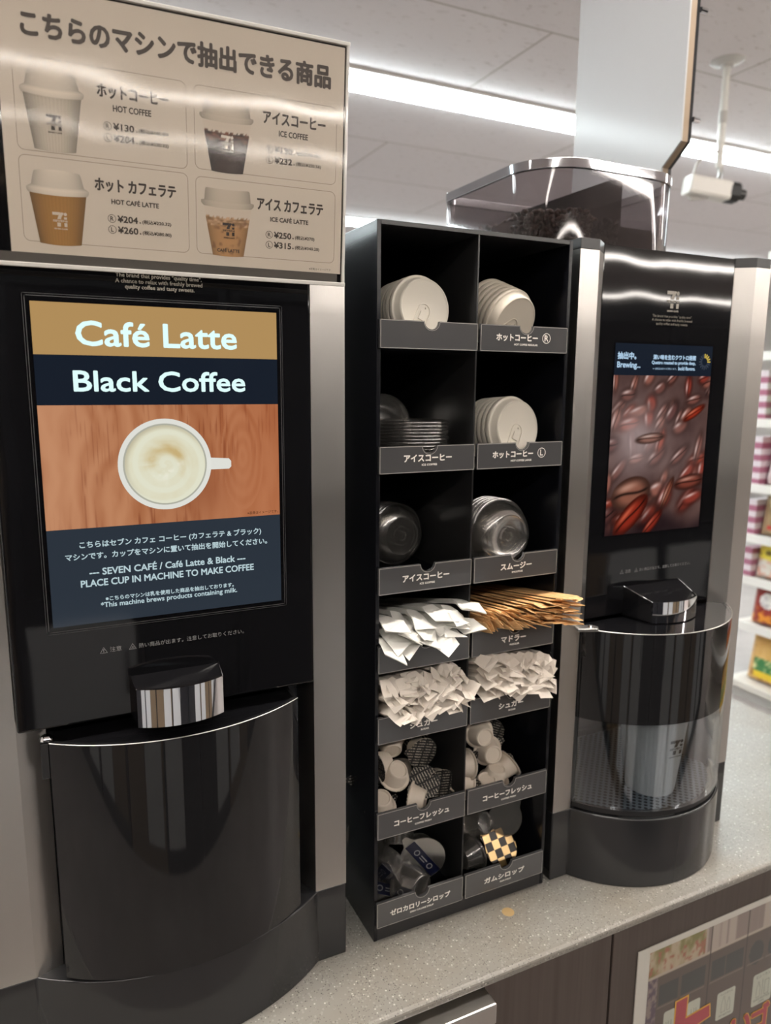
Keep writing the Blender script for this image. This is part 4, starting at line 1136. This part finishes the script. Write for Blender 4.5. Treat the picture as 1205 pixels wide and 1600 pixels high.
# ------------------------------------------------------------------ sticks
def stick_mesh(L, w, t, endl, endw, slant, bend, fold=0.0, crumple=0.0):
    """a flat paper wrapper along +X: body, then a crimped flat end that may bend down"""
    secs = [(0, endw*0.9, 0.0004, 0, 0), (0.010, w, t, 0, 0), (L-endl, w, t, 0, 0), (L-endl*0.72, (w+endw)/2, t*0.4, -bend*0.2, 0), (L-endl*0.35, endw, 0.0005, -bend*0.55, fold), (L, endw, 0.0004, -bend, -fold)]
    vs, fs = [], []
    for i, (x, ww, tt, dz, fo) in enumerate(secs):
        for sy, sz in ((-1, -1), (1, -1), (1, 1), (0, 1.2 if tt > 0.001 else 1), (-1, 1)):
            xx = x+(slant*sy*ww/2 if i == len(secs)-1 else 0)
            vs.append((xx, sy*ww/2+random.uniform(-crumple, crumple), sz*tt/2+dz+fo*sy+(random.uniform(-crumple, crumple) if i > 2 else 0)))
    k = 5
    for i in range(len(secs)-1):
        for j in range(k): fs.append((i*k+j, i*k+(j+1) % k, (i+1)*k+(j+1) % k, (i+1)*k+j))
    fs += [tuple(range(k))[::-1], tuple(range((len(secs)-1)*k, len(secs)*k))]
    b = MB(); b.add(vs, fs); return b
def stick_pose(a, e, roll):
    a, e = Vector(a), Vector(e)
    d = (e-a).normalized()
    side = Vector((0, 0, 1)).cross(d).normalized(); upd = d.cross(side)
    side2 = side*math.cos(roll)+upd*math.sin(roll); up2 = d.cross(side2)
    return Matrix((d, side2, up2)).transposed().to_quaternion()
def sticks(name, cat, mat, variants, places, group):
    """places: (start, end, roll, label); each stick is an object of its own, sharing a few meshes"""
    protos = []
    for k, (s, e, roll, lab) in enumerate(places):
        d = (Vector(e)-Vector(s)).normalized()
        v = k % len(variants)
        b, L = variants[v]
        loc = Vector(e)-d*L
        q = stick_pose(s, e, roll)
        if len(protos) <= v:
            o = b.build(name, mat, None, smooth=False)
            protos.append(o)
        else:
            o = protos[v].copy(); COL.objects.link(o)
        o.location = loc; o.rotation_mode = 'QUATERNION'; o.rotation_quaternion = q
        tag(o, lab, cat, group)
R_ = random.Random(4)
U = R_.uniform
pl = []
for i in range(18):
    lay, j = divmod(i, 6)
    ex = 0.0135+0.0178*j+U(-0.003, 0.003)+0.003*lay
    ez = 0.3625+0.0095*lay+0.0022*j+U(-0.003, 0.003)
    ey = -0.030+U(-0.010, 0.008)+0.006*lay
    pl.append(((0.012+0.0165*j, 0.165, 0.330+0.0085*lay), (ex, ey, ez), U(-0.5, 0.5),
               'white paper-wrapped straw, %s from the left in the %s layer of the straw bin' % (ORD[j], ('bottom', 'middle', 'top')[lay])))
sv = [(stick_mesh(0.185, 0.0135, 0.0050, 0.036, 0.0225, sl_, bd, fo, 0.0012), 0.185) for sl_, bd, fo in ((0.5, 0.013, 0.002), (-0.4, 0.017, -0.003), (0.2, 0.009, 0.003), (-0.6, 0.019, 0.001), (0.3, 0.014, -0.002))]
sticks('paper_straw', 'straw', straw_paper, sv, pl, 'paper straws in the fourth row')
pl = []
NL, NJ = 6, 11
for i in range(NL*NJ):
    lay, j = divmod(i, NJ)
    f = j/(NJ-1)
    ex = 0.1265+0.099*f+U(-0.002, 0.002)+0.002*(lay % 2)
    top = 0.374+0.017*f; bot = 0.3625+0.0*f
    ez = bot+(top-bot)*lay/(NL-1)+U(-0.0012, 0.0012)
    ey = -0.022-0.030*f+U(-0.004, 0.003)
    roll = -1.15+1.0*min(1, f*1.6) if lay < 4 else -0.55+0.5*f
    pl.append(((0.1235+0.086*f+U(-0.002, 0.002), 0.15, 0.327+0.0068*lay), (ex, ey, ez), roll+U(-0.15, 0.15),
               'brown paper stirrer packet, %s from the left in the %s layer' % (ORD[j], ('bottom', 'second', 'third', 'fourth', 'fifth', 'top')[lay])))
sv = [(stick_mesh(0.17, 0.0150, 0.0015, 0.010, 0.0152, sl_, bd, 0, 0.0005), 0.17) for sl_, bd in ((0.05, 0.0), (-0.30, 0.003), (0.35, 0.001), (0.1, -0.002))]
sticks('stirrer_packet', 'stirrer', kraft_paper, sv, pl, 'stirrer packets in the fourth row')
for side, x0, x1, nj, zb, zt in (('left', 0.0115, 0.103, 11, 0.2860, 0.3160), ('right', 0.1265, 0.2165, 10, 0.2890, 0.3180)):
    pl = []
    for i in range(nj*5):
        lay, j = divmod(i, nj)
        f = (j+0.5*(lay % 2))/(nj-0.5)
        ex = x0+(x1-x0)*f+U(-0.002, 0.002)
        slope = -0.008 if side == 'right' else 0.004
        ez = zb+(zt-zb)*lay/4+U(-0.003, 0.003)+slope*(f-0.4)
        ey = -0.030+0.014*lay/4+U(-0.006, 0.006)
        xs = (0.010 if side == 'left' else 0.123)+0.094*f
        pl.append(((xs, 0.09, 0.251+0.010*lay), (ex, ey, ez), U(-1.0, 1.0),
                   'white sugar stick, %s from the left in the %s layer of the %s sugar bin' % (ORD[j], ('bottom', 'second', 'third', 'fourth', 'top')[lay], side)))
    sv = [(stick_mesh(0.115, 0.0110, 0.0045, 0.017, 0.0165, sl_, bd, fo, 0.0004), 0.115) for sl_, bd, fo in ((0.25, 0.011, 0), (-0.3, 0.008, 0.0015), (0.1, 0.013, 0), (-0.45, 0.009, -0.001), (0.5, 0.012, -0.001), (0.0, 0.006, 0.001))]
    sticks('sugar_stick', 'sugar stick', sugar_paper, sv, pl, 'sugar sticks in the %s bin' % side)

# ------------------------------------------------------------------ creamer and syrup cups
def portion_cup(name, cat, label, group, cup_mat, lid_mat, k=1.0, band_=None):
    """+Z runs from the foil lid to the bottom of the little cup"""
    t = thing(name, label, cat, (0, 0, 0), group)
    prof = [(0.0186, 0.0004), (0.0190, 0.0010), (0.0186, 0.0016), (0.0158, 0.0018), (0.0153, 0.0030), (0.0118, 0.0165), (0.0112, 0.0178), (0.0102, 0.0182), (0.0094, 0.0176), (0.0088, 0.0166), (0, 0.0166)]
    MB().lathe([(r*k, z*k) for r, z in prof], 64, None, wob=lambda a, j: (0.018*math.sin(a*32) if j in (4, 5) else 0)).put('cup', cup_mat, t, smooth=True, angle=50)
    ring = [(0.0191*k*math.cos(2*PI*i/40), 0.0191*k*math.sin(2*PI*i/40)) for i in range(40)]
    ring = [(x, y) for x, y in ring if not (x > 0 and abs(y) < 0.0062*k and False)]
    tab = [(0.0187*k, -0.0055*k), (0.0255*k, -0.0022*k), (0.0262*k, 0.0), (0.0255*k, 0.0022*k), (0.0187*k, 0.0055*k)]
    pts = [(x, y) for x, y in ring if not (x > 0.0178*k)]
    pts = [p for p in ring if p[0] <= 0.0178*k and p[1] >= 0]+[p for p in ring if p[0] <= 0.0178*k and p[1] < 0]+tab
    ld = MB().prism(pts, -0.0002*k, 0.0004*k).put('foil_lid', lid_mat, t)
    if band_:
        MB().prism([(-0.018*k, -0.0048*k), (0.018*k, -0.0048*k), (0.018*k, 0.0048*k), (-0.018*k, 0.0048*k)], -0.0005*k, -0.0002*k).put('print_band', band_, ld)
        m = MB()
        FF = Frame((0, 0, -0.00055*k), (-1, 0, 0), (0, 1, 0))
        m.fring(FF, -0.008*k, 0, 0.0018*k, 0.0026*k); m.fring(FF, 0.009*k, 0, 0.0018*k, 0.0026*k)
        m.fline(FF, [(-0.003*k, 0.001*k), (0.004*k, 0.001*k)], 0.0009*k); m.fline(FF, [(-0.003*k, -0.0012*k), (0.003*k, -0.0012*k)], 0.0007*k)
        m.put('print_mark', print_grey, ld)
    return t
def scatter(proto, items):
    for i, (loc, n, roll, lab) in enumerate(items):
        q = facing(n, roll)
        if i == 0: proto.location = loc; proto.rotation_mode = 'QUATERNION'; proto.rotation_quaternion = q; proto['label'] = lab
        else: copy_thing(proto, loc, q, lab)
V = lambda *a: a
g = 'coffee creamers in the left bin of the sixth row'
p = portion_cup('coffee_creamer', 'creamer', '', g, creamer_plastic, stripe_lid)
scatter(p, [
    (V(0.0410, 0.036, 0.1760), V(0.05, -0.62, 0.78), 2.0, 'beige creamer cup with its bottom tipped up, upper left of the left bin'),
    (V(0.0790, 0.036, 0.1960), V(-0.05, 1, 0.10), 0.3, 'creamer with a black striped lid facing out at the top of the left bin'),
    (V(0.0580, 0.026, 0.1500), V(0.80, -0.72, -0.05), 2.2, 'creamer lying sideways with its pale bottom out, front of the left bin'),
    (V(0.0790, 0.030, 0.1630), V(0.25, 0.75, -0.75), 1.2, 'creamer seen from below its lid tab, middle of the left bin'),
    (V(0.1010, 0.030, 0.1540), V(0.12, 1, 0.05), 0.1, 'creamer with a black striped lid facing out, lower right of the left bin'),
    (V(0.0190, 0.026, 0.1480), V(-0.10, -0.45, 1), 0.5, 'upturned ribbed creamer in the front left corner of the left bin'),
    (V(0.0210, 0.042, 0.1900), V(1, 0.15, 0.10), 1.5, 'creamer standing on edge against the left wall of the left bin'),
    (V(0.0480, 0.062, 0.2080), V(-0.20, -0.8, -0.35), 0.2, 'creamer at the back, under the sugar label of the left bin'),
    (V(0.0180, 0.062, 0.1640), V(0.15, 1, -0.1), 0.1, 'creamer with a striped lid half hidden at the left wall of the left bin'),
    (V(0.0980, 0.085, 0.1880), V(-0.1, 1, 0.2), 0.9, 'creamer in shadow at the back right of the left bin'),
    (V(0.0700, 0.075, 0.1500), V(0.1, 0.3, 1), 0.9, 'creamer buried at the back of the left creamer bin'),
])
g = 'coffee creamers in the right bin of the sixth row'
p = portion_cup('coffee_creamer', 'creamer', '', g, creamer_plastic, stripe_lid)
scatter(p, [
    (V(0.1610, 0.042, 0.2020), V(-0.12, -1, 0.10), 1.0, 'creamer with its round bottom facing out, topmost of the right bin'),
    (V(0.1740, 0.042, 0.1760), V(-0.12, -1, 0.12), 0.4, 'creamer with its bottom facing out, second from the top of the right bin'),
    (V(0.2030, 0.034, 0.1570), V(-0.85, -0.1, -0.45), 1.0, 'ribbed creamer lying on its side at the right of the right bin'),
    (V(0.1760, 0.028, 0.1430), V(0.05, -0.25, 1), 0.6, 'upright creamer with its bottom up, middle front of the right bin'),
    (V(0.1590, 0.022, 0.1370), V(-0.05, -0.3, 1), 0.2, 'upright creamer with its bottom up, lowest front of the right bin'),
    (V(0.1390, 0.030, 0.1710), V(-1, -0.1, 0.15), 1.0, 'creamer standing on edge against the divider in the right bin'),
    (V(0.1340, 0.030, 0.1470), V(-0.9, -0.2, 0.45), 0.4, 'creamer tilted in the lower left corner of the right bin'),
    (V(0.1960, 0.070, 0.1830), V(0.45, 1, 0.1), 0.3, 'creamer with a striped lid behind the pile of the right bin'),
])
g = 'zero calorie syrup cups in the bottom left bin'
p = portion_cup('syrup_cup', 'syrup', '', g, syrup_plastic, syrup_plastic, 1.45, navy_print)
scatter(p, [
    (V(0.0760, 0.026, 0.0660), V(0.30, 1, 0.05), 0.9, 'clear syrup cup with a navy band across its lid, centre of the bottom left bin'),
    (V(0.0260, 0.036, 0.0550), V(0.75, 0.35, 0.35), 2.2, 'clear ribbed syrup cup lying at the left of the bottom left bin'),
    (V(0.0330, 0.028, 0.0360), V(0.15, 0.45, -1), 0.3, 'syrup cup with a dark printed lid up, front left of the bottom left bin'),
    (V(0.0550, 0.030, 0.0420), V(0.35, -0.9, 0.05), 0.3, 'syrup cup with its rounded bottom out, front of the bottom left bin'),
    (V(0.0600, 0.062, 0.0990), V(-0.25, -0.5, -0.85), 0.3, 'syrup cup on top at the back of the bottom left bin'),
    (V(0.0220, 0.062, 0.0900), V(0.5, 1, 0.1), 1.4, 'syrup cup with a dark lid at the back left of the bottom left bin'),
])
g = 'gum syrup cups in the bottom right bin'
p = portion_cup('syrup_cup', 'syrup', '', g, syrup_plastic, syrup_plastic, 1.2)
scatter(p, [
    (V(0.2010, 0.036, 0.0780), V(0.25, 1, -0.20), 2.3, 'clear syrup cup with its tab up, top right of the gum syrup bin'),
    (V(0.1500, 0.030, 0.0520), V(-1, -0.25, -0.1), 2.4, 'syrup cup on its side at the left of the gum syrup bin'),
    (V(0.1640, 0.052, 0.0720), V(0.3, -0.8, 0.5), 0.6, 'syrup cup with its bottom out behind the gold checkered lid'),
])
p = portion_cup('syrup_cup', 'syrup', '', g, syrup_plastic, checker_lid, 1.2)
scatter(p, [(V(0.1890, 0.026, 0.0480), V(-0.05, 0.85, -0.62), 0.7, 'syrup cup with a gold and black checkered lid in the bottom right bin')])
p = portion_cup('syrup_cup', 'syrup', '', g, syrup_plastic, dark_print, 1.2)
scatter(p, [(V(0.1500, 0.080, 0.0930), V(0.1, 1, 0.2), 0.5, 'syrup cup with a dark lid at the back left of the gum syrup bin'),
            (V(0.1720, 0.090, 0.0480), V(0.1, 0.2, 1), 0.5, 'syrup cup with a dark lid buried at the back of the gum syrup bin')])

# ================================================================== SECURITY CAMERA
SC = thing('security_camera', 'white security camera hanging from the ceiling on a pole', 'camera', (1.979, 1.343, CEIL))
MB().lathe([(0, -0.02), (0.02, -0.02), (0.024, -0.012), (0.05, -0.006), (0.057, -0.002), (0.057, 0), (0, 0)], 36, Matrix.Translation((1.979, 1.343, CEIL))).build('mount_plate', camera_grey, SC, smooth=True)
pole = MB().tube([(1.979, 1.343, CEIL-0.015), (1.979, 1.343, 1.40)], 0.0125, 18).build('pole', camera_white, SC, smooth=True)
MB().tube([(1.979, 1.343, 1.585), (1.979, 1.343, 1.545)], 0.0142, 18).build('pole_collar', camera_grey, pole, smooth=True)
MB().tube([(1.979, 1.343, 1.402), (1.984, 1.34, 1.388), (1.982, 1.338, 1.372), (1.972, 1.335, 1.352)], 0.0085, 12).build('swivel_joint', dull_metal, SC, smooth=True)
ax = Vector((0.93, -0.33, -0.13)).normalized(); sd = ax.cross(Vector((0, 0, 1))).normalized(); uu_ = sd.cross(ax)
ctr = Vector((1.950, 1.330, 1.318))
def obox(a0, a1, w, h, cut=0.008):
    o = [(-w+cut, -h), (w-cut, -h), (w, -h+cut), (w, h-cut), (w-cut, h), (-w+cut, h), (-w, h-cut), (-w, -h+cut)]
    m = MB(); m.add([ctr+ax*a0+sd*x+uu_*y for x, y in o]+[ctr+ax*a1+sd*x+uu_*y for x, y in o], [tuple(range(8))[::-1], tuple(range(8, 16))]+[(i, (i+1) % 8, (i+1) % 8+8, i+8) for i in range(8)])
    return m
obox(-0.105, 0.05, 0.034, 0.032).build('camera_body', camera_white, SC, bevel=0.003)
obox(0.045, 0.085, 0.0345, 0.0325, 0.016).build('lens_hood', black_matte, SC, bevel=0.002)
MB().tube([ctr+ax*0.08-sd*0.002, ctr+ax*0.115-sd*0.002], [0.022, 0.018], 20).build('lens', black_gloss, SC, smooth=True)
MB().tube([ctr-ax*0.02-uu_*0.033, ctr-ax*0.085-uu_*0.043, ctr-ax*0.09-uu_*0.046], [0.004, 0.009, 0.004], 10).build('bottom_knob', camera_grey, SC, smooth=True)
MB().tube([(1.967, 1.343, 1.452), (1.935, 1.343, 1.445), (1.895, 1.343, 1.425), (1.868, 1.343, 1.395), (1.858, 1.345, 1.36), ctr-ax*0.1+uu_*0.01], 0.0045, 8).build('cable', camera_grey, SC, smooth=True)

# ================================================================== SHELF UNIT at right
GX, GY1 = 2.80, 1.76
SU = thing('shelf_unit', 'white shop shelf unit of snacks beyond the counter at right', 'shelf unit', (GX+0.25, 0.4, FLOOR))
MB().box(GX, -1.2, FLOOR, GX+0.5, GY1, -0.85).build('kick_base', camera_grey, SU)
m = MB().box(GX-0.02, -1.2, -0.85, GX+0.5, GY1, -0.815); m.build('base_shelf', shelf_white, SU, bevel=0.004)
LEV = [-0.545, -0.315, -0.105, 0.14, 0.45, 0.76]
for z in LEV:
    s = MB().box(GX+0.015, -1.2, z, GX+0.48, GY1, z+0.02).build('shelf', shelf_white, SU)
    MB().box(GX, -1.2, z-0.012, GX+0.015, GY1, z+0.028).build('price_strip', price_strip, s)
MB().box(GX+0.47, -1.2, FLOOR, GX+0.5, GY1, 1.15).build('back_board', shelf_white, SU)
m = MB()
for y in (GY1-0.01, 0.55): m.box(GX+0.44, y-0.02, FLOOR, GX+0.47, y+0.02, 1.17)
m.build('upright', camera_grey, SU)
MB().box(GX+0.02, -1.2, 1.16, GX+0.5, GY1, 1.24).build('header_board', price_strip, SU)
def bag(loc, w, h, d, yaw, tilt, label, group, paint):
    """a pillow bag facing -X; paint(u, v) gives the printed colours"""
    nx, ny = 26, 30
    vs, fs, uu, vv = [], [], [], []
    for s in (-1, 1):
        for j in range(ny+1):
            for i in range(nx+1):
                u, v = i/nx, j/ny
                bulge = max(0.0, (1-(2*u-1)**4))*max(0.0, min(1, (0.98-v)/0.14, (v+0.02)/0.1))**0.6
                wr = 0.06*math.sin(u*23+v*9)*bulge*(abs(2*v-1))
                x = -s*(d/2)*(bulge+wr*0.5)*-1
                vs.append((-s*d/2*(bulge+wr), (0.5-u)*w*(1-0.06*bulge), v*h)); uu.append(u); vv.append(v)
    n1 = (nx+1)*(ny+1)
    for s in (0, 1):
        for j in range(ny):
            for i in range(nx):
                q = (s*n1+j*(nx+1)+i, s*n1+j*(nx+1)+i+1, s*n1+(j+1)*(nx+1)+i+1, s*n1+(j+1)*(nx+1)+i)
                fs.append(q if s == 1 else q[::-1])
    M = Matrix.Rotation(yaw, 3, 'Z') @ Matrix.Rotation(tilt, 3, 'Y')
    b = MB(); b.v = [M @ Vector(v)+Vector(loc) for v in vs]; b.f = fs
    o = b.build('snack_bag', bag_print, None, smooth=True, angle=180)
    ink(o, paint(np.array(uu), np.array(vv)))
    tag(o, label, 'snack bag', group)
    return o
def paint_gold(u, v):
    c = mixc(hx('#c9934a'), hx('#e3c07f'), fbm(u*5+1, v*5, 3)); c = mixc(c, hx('#8a5520'), 0.7*sstep(0.55, 0.75, fbm(u*7, v*7+5, 5)))
    c = np.where(((np.abs(u-0.5) < 0.34) & (np.abs(v-0.36) < 0.13))[:, None], mixc(hx('#3f7a46'), hx('#d8d39a'), sstep(0.5, 0.7, fbm(u*12, v*14, 9))), c)
    return np.where(((np.abs(u-0.5) < 0.3) & (np.abs(v-0.15) < 0.07))[:, None], hx('#e0bd33'), c)
def paint_red(u, v):
    c = mixc(hx('#7c1f1e'), hx('#a53a2e'), fbm(u*4, v*5, 2))
    c = np.where((((u-0.45)/0.24)**2+((v-0.62)/0.2)**2 < 1)[:, None], mixc(hx('#e7e3df'), hx('#b8b2b6'), sstep(0.5, 0.7, fbm(u*14, v*14, 4))), c)
    c = mixc(c, hx('#d98c2f'), sstep(0.45, 0.6, fbm(u*6, v*6, 7))*sstep(0.5, 0.3, v)); return c
def paint_yellow(u, v):
    c = mixc(hx('#d3bb34'), hx('#e2cf5c'), fbm(u*4, v*4, 1))
    lo = mixc(hx('#cfc6bd'), hx('#c98f7a'), sstep(0.45, 0.65, fbm(u*8, v*9, 6)))
    c = mixc(lo, c, sstep(0.45, 0.52, v+0.08*(u-0.5)))
    return np.where(((np.abs(v-0.68) < 0.07) & (vnoise(u*11, v*22, 2) > 0.5))[:, None], hx('#6d5a22'), c)
def paint_brown(u, v):
    c = mixc(hx('#8d7254'), hx('#a58a69'), fbm(u*4, v*5, 3))
    c = np.where(((v > 0.45) & (np.abs(np.abs(u-0.5)*1.6-(v-0.45)) < 0.11))[:, None], hx('#dac8a2'), c)
    return np.where(((np.abs(v-0.2) < 0.05) & (np.abs(u-0.55) < 0.3))[:, None], hx('#b3342a'), c)
def paint_pink(u, v):
    c = np.where((np.sin(v*60) > 0)[:, None], hx('#e4d6da'), hx('#b9667f'))
    return mixc(c, hx('#d8d0d0'), 0.5*fbm(u*5, v*5, 3))
def paint_green(u, v):
    c = mixc(hx('#4c8a43'), hx('#87b26b'), fbm(u*4, v*5, 3)); return np.where((((u-0.55)/0.25)**2+((v-0.4)/0.25)**2 < 1)[:, None], hx('#d99a3c'), c)
def paint_rose(u, v):
    c = mixc(hx('#e6dcdc'), hx('#d3b6b8'), fbm(u*5, v*5, 6)); return np.where((v > 0.72)[:, None], hx('#c22f36'), c)
rows = [(-0.815, 'bottom', 0.23, 0.24, [paint_gold]*8, 'golden snack bag with a green label on the bottom shelf'), (-0.525, 'second', 0.20, 0.19, [paint_red]*8, 'dark red snack bag with a white patch'),
        (-0.295, 'third', 0.21, 0.18, [paint_yellow]*8, 'yellow snack bag with a pale lower half'), (-0.085, 'fourth', 0.20, 0.19, [paint_brown]*8, 'brown snack bag with a beige chevron'),
        (0.16, 'fifth', 0.16, 0.24, [paint_rose]*8, 'pale pink snack bag with a red top'), (0.47, 'sixth', 0.16, 0.24, [paint_green]*8, 'green snack bag with an orange spot')]
for z, nm_, w, h, pts, desc in rows:
    for k in range(6):
        y = GY1-0.055-w/2-k*(w+0.012)
        bag((GX+0.075, y, z+0.0045), w, h, 0.085, R_.uniform(-0.15, 0.15), 0.16, '%s, %s from the left' % (desc, ORD[k]), 'snack bags on the %s shelf' % nm_, pts[k])
# stacks of pink and white striped boxes behind the bags, at the left end of the shelves
bx_print = attr_mat('box_print', None, 0.4)
for i, (z, n) in enumerate(((-0.315, 5), (-0.105, 6), (0.14, 8), (0.45, 8))):
    for k in range(n):
        b = MB().box(GX+0.03, GY1-0.05, z+0.0205+k*0.029, GX+0.4, GY1-0.005, z+0.0485+k*0.029)
        o = b.build('snack_box', bx_print, None)
        cc = [hx('#d9cdd2') if k % 2 else hx('#a8697f')]*8
        ink(o, np.array(cc))
        tag(o, '%s flat snack box, %s from the bottom of its stack on the %s shelf' % ('white' if k % 2 else 'pink', ORD[k], ('third', 'fourth', 'fifth', 'sixth')[i]), 'box', 'stacked snack boxes at the shelf end')
bpy.context.view_layer.update()
